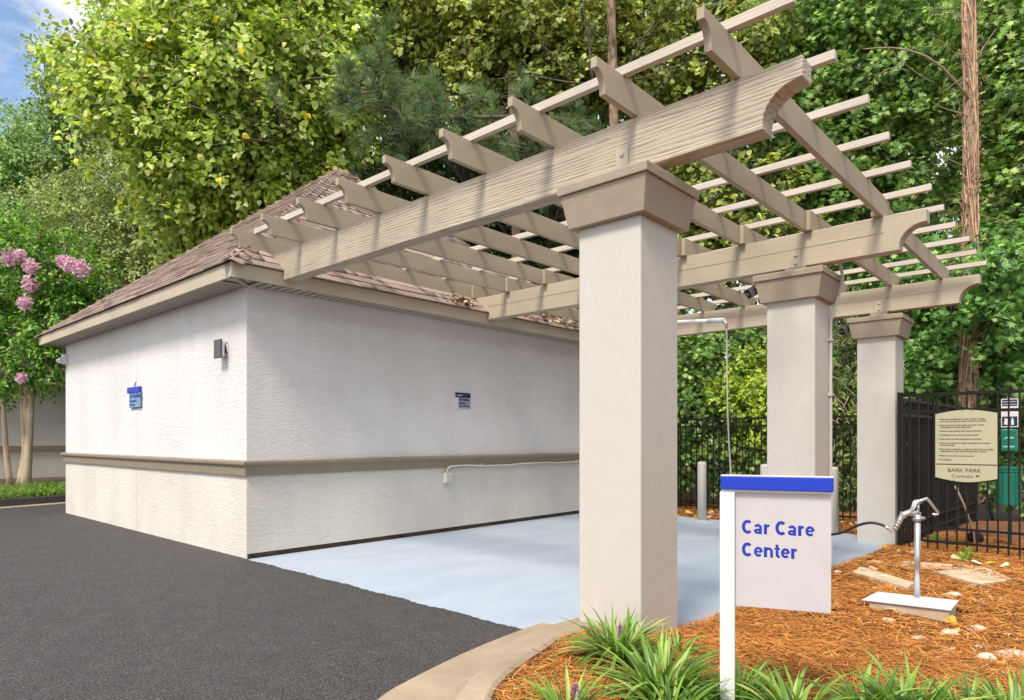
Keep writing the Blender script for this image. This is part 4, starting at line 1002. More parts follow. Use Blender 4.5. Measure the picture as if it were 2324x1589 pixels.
# pines
def pine_tufts(P, D, g, n=34, L=.20, w=.0036):
    k = np.repeat(np.arange(len(P)), n); N = len(k)
    d = unit(D[k]*1.0 + g.normal(size=(N, 3))*.55); ln = L*(.7+.5*g.random(N))
    s = unit(np.cross(d, g.normal(size=(N, 3))))*w
    a = P[k]; b = a + d*(ln*.55)[:, None] + np.array([0, 0, -.006]); c = a + d*ln[:, None] + np.array([0, 0, -.03])*ln[:, None]/L
    V = np.stack([a-s*.7, a+s*.7, b+s, b-s, c], 1).reshape(-1, 3); o = (np.arange(N)*5)[:, None]
    F = np.concatenate([o+np.array([[0,1,2]]), o+np.array([[0,2,3]]), o+np.array([[3,2,4]])], 0)
    return V, F, k
def pine(name, label, base, lean, radius, height, branches, seed, vines=False, group='pine trees behind the building'):
    g = np.random.default_rng(seed); base = np.array(base, float); T = thing(name, label, 'tree', tuple(base), group=group)
    top = base + np.array([lean[0], lean[1], height]); tk = MB(); n = 26
    pts = [tuple(base*(1-t)+top*t + np.array([math.sin(t*9+seed), math.cos(t*7), 0])*radius*.25) for t in [i/n for i in range(n+1)]]
    tk.tube(pts, [radius*(1.12-.5*i/n)*(1+.05*g.normal()) for i in range(n+1)], 14); tk.build('trunk', M['pinebark'], T, smooth=True)
    br = MB(); P, D = [], []
    for (p0, p1, r, tufts) in branches:
        if vines: br = MB()
        q = limb(br, p0, p1, r, r*.35, g, .03, 7, 6, .04)
        if vines: br.build('branch', M['twig'], T, smooth=True)
        for _ in range(tufts):
            t = .25+.75*g.random(); a = np.array(q[int(t*7)]); e = a + g.normal(size=3)*np.array([.42, .42, .26]); limb(br, a, e, .012, .006, g, 0, 2, 4)
            P.append(e); D.append(unit((e-a)*1.2 + np.array([0, 0, .35])))
            for __ in range(2): e2 = e + g.normal(size=3)*.13; P.append(e2); D.append(unit(e2-a + np.array([0, 0, .3])))
    if not vines: br.build('branches', M['bark'], T, smooth=True)
    if P:
        V, F, k = pine_tufts(np.array(P), np.array(D), g, 60, .27)
        C = palette([(.17,.27,.10),(.12,.20,.075),(.25,.35,.16),(.08,.14,.055)], (3, 3, 2, 2), len(P), g)[k]
        bulk('crown', V-base, F, np.repeat(C, 5, 0), M['needle'], T)
    if vines:
        mb = MB()
        for _ in range(80):
            ph = g.random()*6.28; t0 = g.random()*.9; ln = .08+.22*g.random(); tw = g.normal()*2.2; rr_ = .006+.010*g.random(); q = []
            for i in range(9):
                t = min(1, t0+ln*i/8); c = base*(1-t)+top*t + np.array([math.sin(t*9+seed), math.cos(t*7), 0])*radius*.25; R = radius*(1.12-.5*t)*1.05+.008; a = ph+tw*i/8
                q.append((c[0]+R*math.cos(a), c[1]+R*math.sin(a), c[2]))
            mb.tube(q, rr_, 5)
        for _ in range(260):                                # loose curling vine ends
            t = g.random()*.95; c = base*(1-t)+top*t + np.array([math.sin(t*9+seed), math.cos(t*7), 0])*radius*.25; a = g.random()*6.28; R = radius*(1.1-.5*t); q = []
            l = .06+.13*g.random(); w = g.normal()
            for i in range(6):
                s = i/5; q.append((c[0]+(R+l*s)*math.cos(a+w*s), c[1]+(R+l*s)*math.sin(a+w*s), c[2]+.12*math.sin(s*3)*g.normal()*.6))
            mb.tube(q, .0055, 4)
        mb.build('vine_stems', M['vine'], T, smooth=True)
        for _ in range(16):                                 # thin dead twigs standing off the trunk
            t = .25+.7*g.random(); c = base*(1-t)+top*t; side = RGT*(1 if g.random() < .3 else -1); e = c + side*(.35+.75*g.random()) - FWD*(.2+.3*g.random()) + np.array([0, 0, g.normal()*.28])
            tw = MB(); q = limb(tw, c, e, .009, .003, g, .06, 6, 5, .07)
            limb(tw, q[3], np.array(q[3])+side*.3*g.random()+np.array([0, 0, g.normal()*.25]), .005, .002, g, .05, 4, 4, .08); tw.build('twig', M['twig'], T, smooth=True)
    return T
M['vine'] = plain('dry vine', (.52, .32, .20), .8, var=.3)
b0 = at(1412, 998, 14.2); b0[2] = -.3
pine('pine_tree', 'reddish pine trunk behind the pergola with long needle branch reaching left', b0, at(1384, -120, 14.2)[:2]-b0[:2], .135, 12.6,
     [(at(1400, 330, 14.2), at(790, 230, 10.4), .055, 26), (at(930, 250, 11.6), at(750, 160, 10.5), .022, 14), (at(930, 260, 11.6), at(870, 310, 10.3), .022, 12), (at(1000, 280, 12), at(960, 195, 10.8), .02, 12), (at(900, 240, 11.2), at(860, 150, 10.6), .02, 10), (at(1400, 380, 14.2), at(1030, 350, 13.5), .04, 30), (at(1400, 300, 14.2), at(1180, 390, 13.6), .03, 24), (at(1330, 340, 14.2), at(1260, 500, 14), .03, 18)], 201)
b1 = at(1182, 998, 14.4); b1[2] = -.3
pine('pine_tree', 'pale barked trunk with a cut knot seen between the rafters', b1, at(1165, 100, 14.4)[:2]-b1[:2], .14, 9.5, [(at(1172, 330, 14.4), at(1090, 300, 14), .03, 8)], 202)
b2 = at(2196, 998, 12.1); b2[2] = -.3
pine('pine_tree', 'tall pine trunk wrapped in dry brown vine stems at the right', b2, at(2203, -200, 12.1)[:2]-b2[:2], .122, 12.0,
     [(at(2203, 232, 12.1), at(1960, 112, 11.7), .028, 0), (at(2060, 160, 11.9), at(1975, 170, 11.5), .012, 0), (at(2120, 190, 12.0), at(1990, 80, 11.6), .012, 0), (at(2205, 160, 12.1), at(2262, 65, 11.8), .016, 0), (at(2200, 265, 12.1), at(2115, 232, 11.6), .016, 0), (at(2200, 385, 12.1), at(2115, 352, 11.7), .014, 0), (at(2208, 560, 12.1), at(2150, 600, 11.7), .012, 0)], 203, vines=True)

def bare_limbs(T, rows, seed):
    g = np.random.default_rng(seed); B = np.array(T.location)
    for a, b, r in rows:
        mb = MB(); q = limb(mb, at(*a), at(*b), r, r*.4, g, .04, 8, 6, .035)
        for k in (3, 5, 6): limb(mb, q[k], np.array(q[k])+g.normal(size=3)*.35+np.array([0, 0, .15]), r*.4, r*.12, g, .05, 4, 4, .06)
        mb.v = [(p[0]-B[0], p[1]-B[1], p[2]-B[2]) for p in mb.v]; mb.build('limb', M['bark'], T, smooth=True, local=True)
bare_limbs(POP, [((720,340,13.6), (470,150,12.2), .030), ((700,330,13.4), (420,235,12.2), .026), ((660,300,13.2), (520,60,12.4), .024), ((640,330,13.2), (480,330,12.4), .022), ((760,200,13.6), (590,20,12.6), .022)], 601)
bare_limbs(COT, [((1345,190,14.0), (1318,-30,13.6), .040), ((1330,190,14.0), (1130,180,13.6), .022), ((1420,160,14.2), (1480,60,13.8), .024), ((1300,170,14), (1210,70,13.6), .020), ((1440,180,14.4), (1560,150,14), .02)], 602)

# trees far to the left, against the sky
tree('oak_tree', 'tall dark tree whose pointed top stands against the sky at the left', 'tree', tuple(np.append(at(150, 998, 33)[:2], -.3)),
     LB_((98,110,33,(.45,.45,.75)),(118,165,33,(.7,.7,.8)),(140,235,33,(1.1,1.1,1.3)),(215,170,34,(1.3,1.3,1.5)),(270,50,34,(1.1,1.1,1.6)),(120,330,33,(1.6,1.6,1.6)),(220,270,33,2.0),(310,150,34,2.0),(170,420,33,2.0),(350,300,34,2.0)),
     'small', [(.22,.34,.10),(.29,.43,.13),(.15,.25,.07),(.38,.52,.20)], (30,26,22,12), 1700, 20, .75, .20, 301, mat='leaf', trunk_r=.3, parts=0, group='trees far behind the left wall', twigs=.05)
tree('oak_tree', 'rounded mid green tree below the clouds at the left edge', 'tree', tuple(np.append(at(10, 998, 30)[:2], -.3)),
     LB_((38,290,30,(.6,.6,.8)),(10,350,30,1.2),(60,380,30,1.3),(-60,400,30,1.6),(30,460,30,1.7),(-40,520,30,1.8)),
     'small', [(.24,.40,.12),(.32,.48,.16),(.17,.29,.09),(.41,.57,.22)], (30,26,20,14), 900, 20, .7, .19, 302, mat='leaf', trunk_r=.28, parts=0, group='trees far behind the left wall', twigs=.05)
tree('live_oak_tree', 'dense small-leaved olive tree between the crape myrtle and the roof', 'tree', tuple(np.append(at(330, 998, 26)[:2], -.3)),
     LB_((300,420,26,2.0),(200,470,26,1.8),(400,450,26,1.8),(330,530,25.5,1.9),(210,570,25.5,1.7),(430,540,25.5,1.4),(120,500,26.5,1.5),(290,620,25,1.6),(380,380,26.5,1.5)),
     'small', [(.31,.39,.12),(.41,.49,.16),(.20,.27,.085),(.52,.58,.24),(.11,.15,.05)], (30,26,20,10,14), 1500, 22, .55, .135, 303, mat='leaf', trunk_r=.3, parts=0, group='trees far behind the left wall', twigs=.05)

tree('cedar_tree', 'dark fine-leaved evergreen filling the gap above the roof peak behind the rafters', 'tree', tuple(np.append(at(1050, 998, 18.5)[:2], -.3)),
     LB_((880,330,18.4,1.0),(960,420,18.2,1.2),(1060,330,18.4,1.2),(1100,470,18,1.2),(1200,420,18.2,1.2),(1010,560,18,1.2),(1180,580,18,1.2),(1300,480,18.4,1.2),(850,420,18.6,.9),(1330,600,18.4,1.1),(1260,310,18.6,1.0),(960,270,18.6,.9)),
     'small', [(.08,.13,.04),(.12,.18,.055),(.05,.085,.028),(.18,.24,.08)], (30,24,24,10), 1250, 20, .6, .17, 111, mat='leafdark', trunk_r=.2, parts=0, group='trees behind the building', twigs=.05)

# the dark wood behind everything, which reads as one mass
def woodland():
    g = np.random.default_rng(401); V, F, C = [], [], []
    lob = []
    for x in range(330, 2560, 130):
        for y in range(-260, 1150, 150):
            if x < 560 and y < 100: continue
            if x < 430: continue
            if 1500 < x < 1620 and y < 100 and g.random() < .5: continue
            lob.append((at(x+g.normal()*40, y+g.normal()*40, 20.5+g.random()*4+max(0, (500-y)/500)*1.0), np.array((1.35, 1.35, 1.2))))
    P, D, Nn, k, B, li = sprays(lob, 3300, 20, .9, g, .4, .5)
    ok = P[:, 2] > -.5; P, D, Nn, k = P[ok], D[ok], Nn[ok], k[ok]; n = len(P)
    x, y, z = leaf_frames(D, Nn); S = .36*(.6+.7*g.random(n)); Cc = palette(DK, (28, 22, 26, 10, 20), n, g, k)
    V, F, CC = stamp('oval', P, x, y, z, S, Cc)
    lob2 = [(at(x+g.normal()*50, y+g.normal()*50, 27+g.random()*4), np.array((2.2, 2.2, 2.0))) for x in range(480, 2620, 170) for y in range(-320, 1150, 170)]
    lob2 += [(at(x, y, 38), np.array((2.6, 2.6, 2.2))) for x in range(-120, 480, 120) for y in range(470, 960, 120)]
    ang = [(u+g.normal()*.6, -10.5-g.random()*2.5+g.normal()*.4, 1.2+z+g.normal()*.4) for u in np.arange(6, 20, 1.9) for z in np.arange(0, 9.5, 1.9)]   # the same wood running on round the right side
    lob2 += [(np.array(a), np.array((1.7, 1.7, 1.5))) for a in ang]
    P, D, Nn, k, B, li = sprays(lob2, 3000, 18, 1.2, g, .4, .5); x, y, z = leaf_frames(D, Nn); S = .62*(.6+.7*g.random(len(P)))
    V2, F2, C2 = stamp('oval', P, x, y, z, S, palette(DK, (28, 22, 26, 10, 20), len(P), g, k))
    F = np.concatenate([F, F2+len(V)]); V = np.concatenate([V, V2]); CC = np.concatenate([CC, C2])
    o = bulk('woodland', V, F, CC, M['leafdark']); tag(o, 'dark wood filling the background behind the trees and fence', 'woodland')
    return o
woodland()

# ------------------------------------------------------------------ crape myrtle and its bed
def crape_myrtle():
    b = at(52, 1103, 17.0); b[2] = .12
    T = tree('crape_myrtle', 'crape myrtle with pink flower heads beside the left wall', 'tree', tuple(b),
         LB_((60,620,17,1.1),(-30,640,17,1.1),(130,640,16.8,1.0),(60,530,17.2,.9),(-10,730,17,1.0),(90,740,16.8,1.0),(160,700,16.6,.8),(30,820,16.8,.75),(120,810,16.6,.65),(150,560,17.2,.55),(-40,840,17,.8),(180,640,16.8,.6)),
         'oval', CM, (30,26,22,12,12), 1150, 20, .42, .12, 501, bark='myrtle', trunk_r=.075, parts=300, top=at(45, 800, 17), fork=at(50, 850, 17), twigs=.1)
    g = np.random.default_rng(502); st = MB(); B = np.array(b)
    for x0, x1, r in ((60, 72, .085), (24, 4, .06), (46, 60, .09)):
        a = at(x0, 1105, 17.0+g.random()*.2); e = at(x1, 850, 17.0); a[2] = .05
        limb(st, a, e, r*1.25, r*.8, g, 0, 8, 10, .02)
    st.v = [(p[0]-B[0], p[1]-B[1], p[2]-B[2]) for p in st.v]
    st.build('stems', M['myrtle'], T, smooth=True, local=True)
    pk = [(.80,.46,.58),(.86,.60,.70),(.70,.34,.47),(.90,.74,.80)]
    for x, y, r in ((24,585,.20),(70,606,.17),(68,645,.17),(58,688,.17),(155,600,.17),(185,612,.20),(172,606,.15),(50,858,.10),(44,580,.13),(140,592,.11)):
        c = at(x, y, 15.75); n = 330; d = unit(g.normal(size=(n, 3))); P = c + d*(g.random(n)**.45)[:, None]*np.array([r, r, r*1.15])
        xx, yy, zz = leaf_frames(unit(g.normal(size=(n, 3))), unit(d+g.normal(size=(n, 3))*.6))
        V, F, C = stamp('small', P-B, xx, yy, zz, .075*(.6+.6*g.random(n)), palette(pk, (3, 3, 2, 2), n, g))
        bulk('flower_cluster', V, F, C, M['petal'], T, kind=None)
        s = MB(); limb(s, at(x*.6+25, y+70, 16.6), c, .012, .006, g, .0, 3, 5); s.v = [(p[0]-B[0], p[1]-B[1], p[2]-B[2]) for p in s.v]; s.build('flower_stalk', M['myrtle'], T, local=True)
crape_myrtle()
def far_bed():
    a0, a1 = Vector((-1.0, 14.9, 0)), Vector((9.5, 17.35, 0)); d = (a1-a0).normalized(); n = Vector((-d.y, d.x, 0))
    def bar(s0, s1, w, z0, z1, name, mat):
        P = lambda s, k, z: tuple(a0 + d*s + n*k + Vector((0, 0, z)))
        return struct(MB().rings([[P(s0,0,z0), P(s1,0,z0), P(s1,w,z0), P(s0,w,z0)], [P(s0,0,z1), P(s1,0,z1), P(s1,w,z1), P(s0,w,z1)]]).build(name, mat))
    bar(-8, 3.72, .16, -.2, .15, 'kerb', M['kerb']); bar(3.73, 10.5, .16, -.2, .145, 'kerb', M['kerbdark'])
    bar(-8, 10.5, -.30, -.2, .012, 'gutter', M['kerb'])
    P = lambda s, k, z: tuple(a0 + d*s + n*k + Vector((0, 0, z)))
    struct(MB().add([P(-8,.165,.10), P(10.5,.165,.10), P(10.5,12,.14), P(-8,12,.14)], [(0,1,2,3)]).build('planting_bed', M['dirt']))
    g = np.random.default_rng(511); N = 5200
    s = 2.2+4.6*g.random(N); k = .2+3.4*g.random(N)**1.3; base = np.array([P(a, b, .12) for a, b in zip(s, k)])
    ang = g.random(N)*6.28; le = .22+.16*g.random(N); D = np.stack([np.cos(ang), np.sin(ang), .35+.9*g.random(N)], 1); D = unit(D); side = unit(np.cross(D, np.array([0, 0, 1.])))*.009
    m = base+D*(le*.6)[:, None]; t = m + (D*np.array([1, 1, .2]) - np.array([0, 0, .35]))*(le*.5)[:, None]
    V = np.stack([base-side, base+side, m+side, m-side, t], 1).reshape(-1, 3); o = (np.arange(N)*5)[:, None]
    F = np.concatenate([o+np.array([[0,1,2]]), o+np.array([[0,2,3]]), o+np.array([[3,2,4]])], 0)
    C = np.repeat(palette([(.13,.25,.045),(.19,.32,.06),(.08,.16,.03),(.27,.38,.09)], (3, 3, 2, 1), N, g), 5, 0)
    tag(bulk('grassy_ground_cover', V, F, C, M['blade']), 'low green grassy ground cover under the crape myrtle', 'ground cover')
far_bed()

# ------------------------------------------------------------------ grassy clumps in the near bed
def blade_mesh(lean, curl, L, w, col, seg=7):
    me = bpy.data.meshes.new('blade'); V = []; F = []; p = Vector((0, 0, 0)); a = lean
    for i in range(seg+1):
        t = i/seg; ww = w*(.55+.75*math.sin(math.pi*min(1, t*1.05+.12))**.8)*(1 if t < .75 else max(.04, (1-t)/.25))
        nx, nz = -math.cos(a), math.sin(a)
        V += [(p.x+nx*ww*.16, -ww/2, p.z+nz*ww*.16), (p.x, 0, p.z), (p.x+nx*ww*.16, ww/2, p.z+nz*ww*.16)]
        p = p + Vector((math.sin(a), 0, math.cos(a)))*(L/seg); a += curl/seg
    for i in range(seg):
        k = 3*i; F += [(k, k+1, k+4, k+3), (k+1, k+2, k+5, k+4)]
    me.from_pydata(V, [], F); me.materials.append(M['blade']); colour_mesh(me, col)
    for q in me.polygons: q.use_smooth = True
    return me
def clumps():
    r = random.Random(61); cols = [(.14,.27,.045),(.22,.37,.065),(.09,.18,.035),(.32,.46,.10),(.42,.50,.13),(.52,.42,.14)]; wts = [30, 28, 20, 14, 6, 2]
    bank = {c: [blade_mesh(ln, cu, L, w, cols[c]) for ln, cu, L, w in ((.20, .9, .32, .0145), (.40, 1.3, .36, .015), (.60, 1.5, .37, .015), (.80, 1.5, .36, .014), (.98, 1.3, .33, .014), (1.12, 1.1, .30, .013), (.50, 1.0, .38, .0155), (.28, .6, .30, .013), (.85, 1.9, .40, .0145), (.70, 1.1, .38, .0155))] for c in range(len(cols))}
    spots = [((3.10,2.02), 118, 1.00, 'dark green grassy clump against the foot of the near column, with a purple flower spike', 1),
             ((2.83,1.60), 130, 1.05, 'full bright green grassy clump left of the white sign post', 0),
             ((2.27,1.74), 60, .80, 'small grassy clump by the kerb at the bottom edge, with a purple flower spike', 1),
             ((2.98,1.30), 80, .85, 'grassy clump just behind the white sign post', 0),
             ((2.94,1.02), 105, .95, 'bright grassy clump right of the white sign post', 0),
             ((3.22,.80), 70, .85, 'grassy clump second to the right of the white sign post', 0),
             ((3.26,.64), 95, .95, 'grassy clump in the middle of the row right of the sign post', 0),
             ((3.42,.46), 80, .85, 'grassy clump second from the right edge of the bed', 0),
             ((3.62,.30), 90, .95, 'grassy clump at the bottom right edge', 0),
             ((2.60,1.42), 60, .85, 'low grassy clump at the bottom edge in front of the sign post', 0),
             ((3.42,1.84), 26, .62, 'sparse grassy clump beside the right face of the near column', 0)]
    for (u, v), n, sc, lab, fl in spots:
        n = int(n*1.75); sc *= 1.0
        z = gh(u, v)-.01; T = thing('liriope_clump', lab, 'grass clump', (u, v, z), group='grassy clumps in the straw bed')
        for k in range(n):
            c = r.choices(range(len(cols)), wts)[0]; me = r.choice(bank[c]); a = r.random()*6.283; q = .075*sc*math.sqrt(r.random()); a2 = a + r.gauss(0, .5)
            s = sc*r.uniform(.72, 1.12)
            o = link('blade', me, T, (q*math.cos(a2), q*math.sin(a2), 0), (r.gauss(0, .12), r.gauss(0, .12), a), (s, s*r.uniform(.85, 1.25), s*r.uniform(.8, 1.1)))
        if fl:
            a = math.pi+.75 if u > 3 else 4.4; st = MB().tube([(0, 0, 0), (.05*math.cos(a), .05*math.sin(a), .12*sc), (.07*math.cos(a), .07*math.sin(a), .23*sc)], .003, 5).build('flower_stalk', M['flowerstalk'], T, local=True)
            g = np.random.default_rng(7+n); N = 150; t = g.random(N); an = g.random(N)*6.28; rr = .009*(1-.5*t)
            P = np.stack([.07*math.cos(a)+rr*np.cos(an), .07*math.sin(a)+rr*np.sin(an), .16*sc+t*.055], 1)
            xx, yy, zz = leaf_frames(np.stack([np.cos(an), np.sin(an), .3+0*an], 1), unit(g.normal(size=(N, 3)))); V, F, C = stamp('small', P, xx, yy, zz, .010+0*t, palette([(.42,.16,.45),(.55,.28,.55),(.30,.10,.34)], (2, 2, 1), N, g))
            bulk('flower_spike', V, F, C, M['petal'], T, kind=None)
M['flowerstalk'] = plain('flower stalk', (.20, .12, .16), .6, bstr=0)
clumps()

# ------------------------------------------------------------------ straw, fallen leaves, stones
def straw():
    g = np.random.default_rng(71)
    def needles(pts, L, w, up, cols, wts, name, label):
        N = len(pts); a = g.random(N)*6.283; le = L*(.6+.7*g.random(N)); tilt = g.normal(size=N)*.16
        d = np.stack([np.cos(a)*np.cos(tilt), np.sin(a)*np.cos(tilt), np.sin(tilt)], 1); s = np.stack([-np.sin(a), np.cos(a), 0*a], 1)*(w*(.7+.6*g.random(N)))[:, None]
        c = np.array(pts) + np.stack([0*a, 0*a, up*g.random(N)**1.6+.002], 1); bend = s/np.maximum(1e-9, np.linalg.norm(s, axis=1, keepdims=True))*(g.normal(size=N)*.14*le)[:, None]
        p0 = c-d*(le/2)[:, None]; p1 = c+bend+np.array([0, 0, .004]); p2 = c+d*(le/2)[:, None]; hz = np.array([0, 0, 1.])*(w*.9)
        V = np.stack([p0-s, p0+s, p1-s, p1+hz, p1+s, p2-s, p2+s], 1).reshape(-1, 3); o = (np.arange(N)*7)[:, None]
        F = np.concatenate([o+np.array([f]) for f in ([0,3,2],[0,1,3],[1,4,3],[2,3,5],[3,6,5],[3,4,6])], 0)
        C = np.repeat(palette(cols, wts, N, g, jit=.22), 7, 0)
        return tag(bulk(name, V, F, C, M['drystraw']), label, 'straw')
    near, far, back = [], [], []
    while len(near) < 30000:
        u = g.uniform(.9, 5.0); v = g.uniform(-1.2, 2.45)
        if u*.671-v*.741 > .80*(u*.741+v*.671)+.3 or u*.741+v*.671 < 2.0: continue
        if pip(u, v, BEDPOLY) and not (UC-.01 < u < UC+CW and v > VC): near.append((u, v, gh(u, v)))
    while len(far) < 24000:
        u = g.uniform(5.0, 11.5); v = g.uniform(-1.0, 2.13)
        if u*.671-v*.741 > .80*(u*.741+v*.671)+.3: continue
        if 5.45 < u < 6.2 and .78 < v < 1.56:
            if pip(u, v, [(5.50,1.49),(6.03,1.48),(6.12,.80),(5.58,.80)]): continue
        far.append((u, v, gh(u, v)))
    while len(back) < 5000:
        u = g.uniform(10.55, 13.6); v = g.uniform(2.0, 7.5); back.append((u, v, gh(u, v)))
    cols = [(.55,.215,.045),(.43,.15,.03),(.66,.31,.075),(.25,.082,.02),(.74,.42,.14),(.13,.045,.016)]; w = (28, 26, 15, 18, 5, 12)
    needles(near, .16, .0016, .035, cols, w, 'pine_straw', 'loose orange pine straw covering the bed around the sign')
    needles(far, .17, .0028, .035, cols, w, 'pine_straw', 'orange pine straw spread from the hose stand to the fence')
    needles(back, .18, .004, .05, cols, w, 'pine_straw', 'brown straw strip behind the slab under the back fence')
straw()
def fallen():
    g = np.random.default_rng(81); r = random.Random(82)
    tv, tf = LEAF['heart']; cols = [(.66,.48,.27),(.56,.36,.17),(.74,.62,.44),(.42,.23,.10),(.68,.40,.07)]
    def dry(name, col, curl):
        me = bpy.data.meshes.new(name); vs = [(x, y-.4, abs(x)*curl*1.6 + curl*.6*(y-.4)**2*2 + .004) for x, y, z in tv]; vs += [(a, b, c-.006) for a, b, c in vs]; n = len(tv)
        fs = [tuple(f) for f in tf.tolist()] + [(f[2]+n, f[1]+n, f[0]+n) for f in tf.tolist()] + [(1+i, 1+n+i, 1+n+(i+1) % (n-1), 1+(i+1) % (n-1)) for i in range(n-1)]
        me.from_pydata(vs, [], fs); me.materials.append(M['dryleaf']); colour_mesh(me, col); return me
    bank = [dry('fallen_leaf', c, k) for c in cols for k in (.12, .4, -.2)]
    n = 0
    big = ['orange dry leaf in front of the fence left of the weed', 'pale dry leaf beside the weed at the foot of the fence', 'yellow dry leaf right of the weed near the fence', 'white dry leaf in the straw below the right half of the dog park sign', 'tan dry leaf nearest the right edge in front of the fence',
           'pale dry leaf right of the white base plate', 'orange dry leaf against the foot of the farthest column', 'brown dry leaf at the far corner of the slab', 'small pale dry leaf on the long tilted flagstone', 'pale dry leaf on the flagstone behind the pole']
    pts = [(8.82,1.46,.17,4),(9.07,1.33,.17,2),(8.80,1.01,.16,4),(8.61,1.10,.14,2),(8.58,.94,.14,1),(6.28,.77,.12,2),(9.55,2.16,.16,4),(9.25,2.1,.13,3),(7.0,1.6,.10,2),(8.3,1.2,.14,2)]
    for u, v, s, c in pts:
        o = link('fallen_leaf', bank[c*3+r.randrange(3)], None, (u, v, gh(u, v)+.03), (r.gauss(0, .3), r.gauss(0, .3), r.random()*6.28), (s, s, s)); n += 1
        tag(o, big[n-1], 'leaf', 'large dry leaves by the fence')
    k = 0
    while k < 70:
        u = r.uniform(4.3, 11.0); v = r.uniform(-.2, 2.1)
        if u*.671-v*.741 > .80*(u*.741+v*.671) or (5.8 < u < 6.4 and .9 < v < 1.5): continue
        s = r.uniform(.045, .10)
        o = link('fallen_leaf', r.choice(bank), None, (u, v, gh(u, v)+.025), (r.gauss(0, .3), r.gauss(0, .3), r.random()*6.28), (s, s, s)); k += 1
        tag(o, 'small dry tan leaf scattered on the orange straw', 'leaf', 'small dry leaves on the straw')
    k = 0
    while k < 45:
        u = r.uniform(10.6, 12.2); v = r.uniform(2.3, 7.0); s = r.uniform(.08, .15)
        o = link('fallen_leaf', r.choice(bank), None, (u, v, gh(u, v)+.03), (r.gauss(0, .4), r.gauss(0, .4), r.random()*6.28), (s, s, s)); k += 1
        tag(o, 'dry brown leaf lying on the strip behind the slab', 'leaf', 'dry leaves behind the slab')
    # a drift of dry leaves caught on the eave beside the beams
    N = 230; P = []; 
    for q in range(N):
        u = r.choice((r.gauss(6.45, .14), r.gauss(8.2, .55), r.gauss(8.9, .4))); v = CV-OV+.03+abs(r.gauss(0, .09)); P.append((u, v, ZF+(v-(CV-OV))*.833+.03+r.random()*.03))
    P = np.array(P); d = unit(g.normal(size=(N, 3))*np.array([1, 1, .4])); nn = unit(np.array([0, -.4, .8])+g.normal(size=(N, 3))*.5); x, y, z = leaf_frames(d, nn)
    V, F, C = stamp('oval', P, x, y, z, .05+.05*g.random(N), palette([(.55,.42,.25),(.40,.25,.12),(.66,.56,.38),(.25,.15,.08)], (3, 3, 2, 2), N, g))
    tag(bulk('leaf_litter', V, F, C, M['dryleaf']), 'drift of dry leaves caught on the eave behind the beams', 'leaf litter')
fallen()
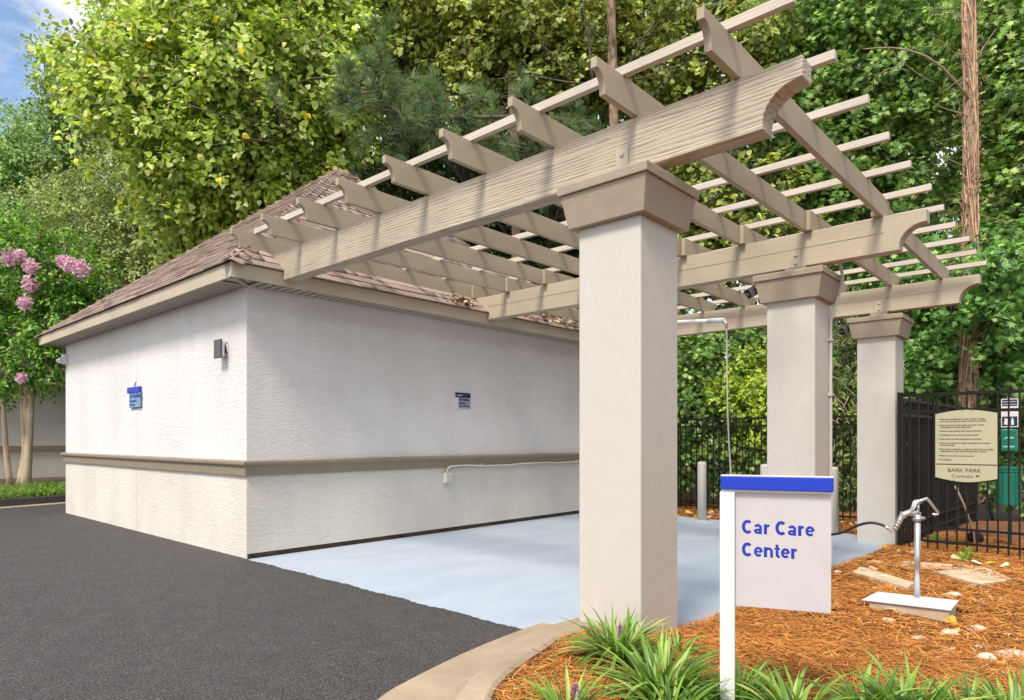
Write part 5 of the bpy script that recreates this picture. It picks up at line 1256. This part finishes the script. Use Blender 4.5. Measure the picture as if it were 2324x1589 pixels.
def stones():
    r = random.Random(91)
    def rock(sx, sy, sz, seed):
        q = random.Random(seed); mb = MB(); loops = []; n = 9
        for t, k in ((-.6, .92), (.0, 1.0), (.55, .86), (.95, .45)):
            loops.append([(sx*k*math.cos(6.283*i/n)*q.uniform(.82, 1.15), sy*k*math.sin(6.283*i/n)*q.uniform(.82, 1.15), sz*t*q.uniform(.85, 1.1)) for i in range(n)])
        return mb.rings(loops)
    labs = [((7.94,1.90,.085,.05,.035),'tan stone lying beside the slab edge below the farthest column'),((6.79,1.02,.09,.07,.035),'pale oval stone just behind the hose stand pole'),((5.32,.82,.075,.055,.03),'square pale stone right of centre in the straw in front of the base plate'),
            ((5.30,1.19,.06,.04,.028),'small tan stone in the straw in front of the base plate'),((5.61,.71,.10,.06,.02),'wide flat pale stone half buried right of the base plate'),((4.97,.94,.075,.04,.022),'low pale stone nearer the grassy clumps'),
            ((5.05,.63,.10,.03,.02),'long white stone sliver near the right edge'),((4.72,.55,.07,.05,.045),'pale stone standing in the straw at the lower right'),((4.99,.48,.22,.09,.02),'long pale flat stone at the right edge of the straw'),((5.28,1.35,.035,.025,.015),'tiny pale stone near the front corner of the base plate'),((4.85,.78,.08,.05,.012),'thin pale stone flake above the grassy clumps')]
    for i, ((u, v, sx, sy, sz), lab) in enumerate(labs):
        o = rock(sx, sy, sz, 900+i).build('stone', M['palestone'] if i % 3 else M['stone'], None, bevel=.006); o.location = (u, v, gh(u, v)+.012); o.rotation_euler = (0, 0, r.uniform(-.5, .5)-.8)
        tag(o, lab, 'stone', 'stones in the straw')
    def flag(pts, z, th, lab, col):
        c = (sum(p[0] for p in pts)/len(pts), sum(p[1] for p in pts)/len(pts)); P = []
        for i in range(len(pts)):
            a, b = pts[i], pts[(i+1) % len(pts)]
            for t in (0, .33, .66): P.append((a[0]+(b[0]-a[0])*t-c[0]+r.uniform(-.012, .012), a[1]+(b[1]-a[1])*t-c[1]+r.uniform(-.012, .012)))
        g0 = gh(*c); o = MB().rings([[(x, y, -.06) for x, y in P], [(x, y, th) for x, y in P]]).build('flagstone', col, None, bevel=.006); o.location = (c[0], c[1], g0+z); tag(o, lab, 'flagstone', 'flat stones by the hose stand')
    flag([(7.06,1.90),(7.40,1.90),(6.88,1.33),(6.62,1.33)], .03, .03, 'long tilted tan flagstone left of the hose stand pole', M['stone'])
    flag([(8.03,1.77),(8.30,1.71),(8.52,.97),(8.11,1.12),(7.81,1.70)], .015, .02, 'flat tan flagstone behind the hose stand pole', M['stone'])
    flag([(7.72,1.34),(8.33,.97),(7.80,.70),(7.35,.90)], .015, .025, 'wide tan flagstone right of the hose stand pole', M['stone'])
    # two little weeds
    for (u, v), lab in (((8.95, 1.22), 'small bright weed growing at the foot of the dog park fence'), ((10.2, 1.75), 'small bright weed behind the fence near the corner post')):
        g = np.random.default_rng(int(u*100)); T = thing('weed', lab, 'weed', (u, v, gh(u, v))); N = 46; d = unit(g.normal(size=(N, 3))+np.array([0, 0, .7])); P = np.array([0, 0, .03])+d*(.03+.09*g.random(N))[:, None]; P[:, 2] = np.abs(P[:, 2])
        x, y, z = leaf_frames(unit(d+np.array([0, 0, .1])), unit(np.array([0, 0, 1.])+g.normal(size=(N, 3))*.4)); V, F, C = stamp('oval', P, x, y, z, .05+.03*g.random(N), palette([(.22,.38,.05),(.30,.45,.08)], (1, 1), N, g)); bulk('foliage', V, F, C, M['leaf'], T)
        MB().tube([(0, 0, -.02), (.01, .0, .08)], .004, 5).build('stem', M['twig'], T, local=True)
stones()
# bare pale twigs hanging behind the fence between the two far columns
T = thing('dead_branch', 'bare pale dead branch hanging between the middle and farthest columns', 'branch', tuple(at(1880, 860, 13)))
mb = MB(); g_ = np.random.default_rng(95); b_ = at(1880, 860, 13)
for a, c in (((1872, 855), (1945, 900)), ((1872, 858), (1935, 985)), ((1890, 880), (1880, 930)), ((1900, 905), (1925, 940)), ((1905, 940), (1890, 970)), ((1925, 900), (1915, 925)), ((1880, 950), (1905, 960))):
    limb(mb, at(*a, 13), at(*c, 12.9), .012, .006, g_, .02, 5, 5, .05)
mb.v = [(p[0]-b_[0], p[1]-b_[1], p[2]-b_[2]) for p in mb.v]; mb.build('twigs', M['twig'], T, local=True)
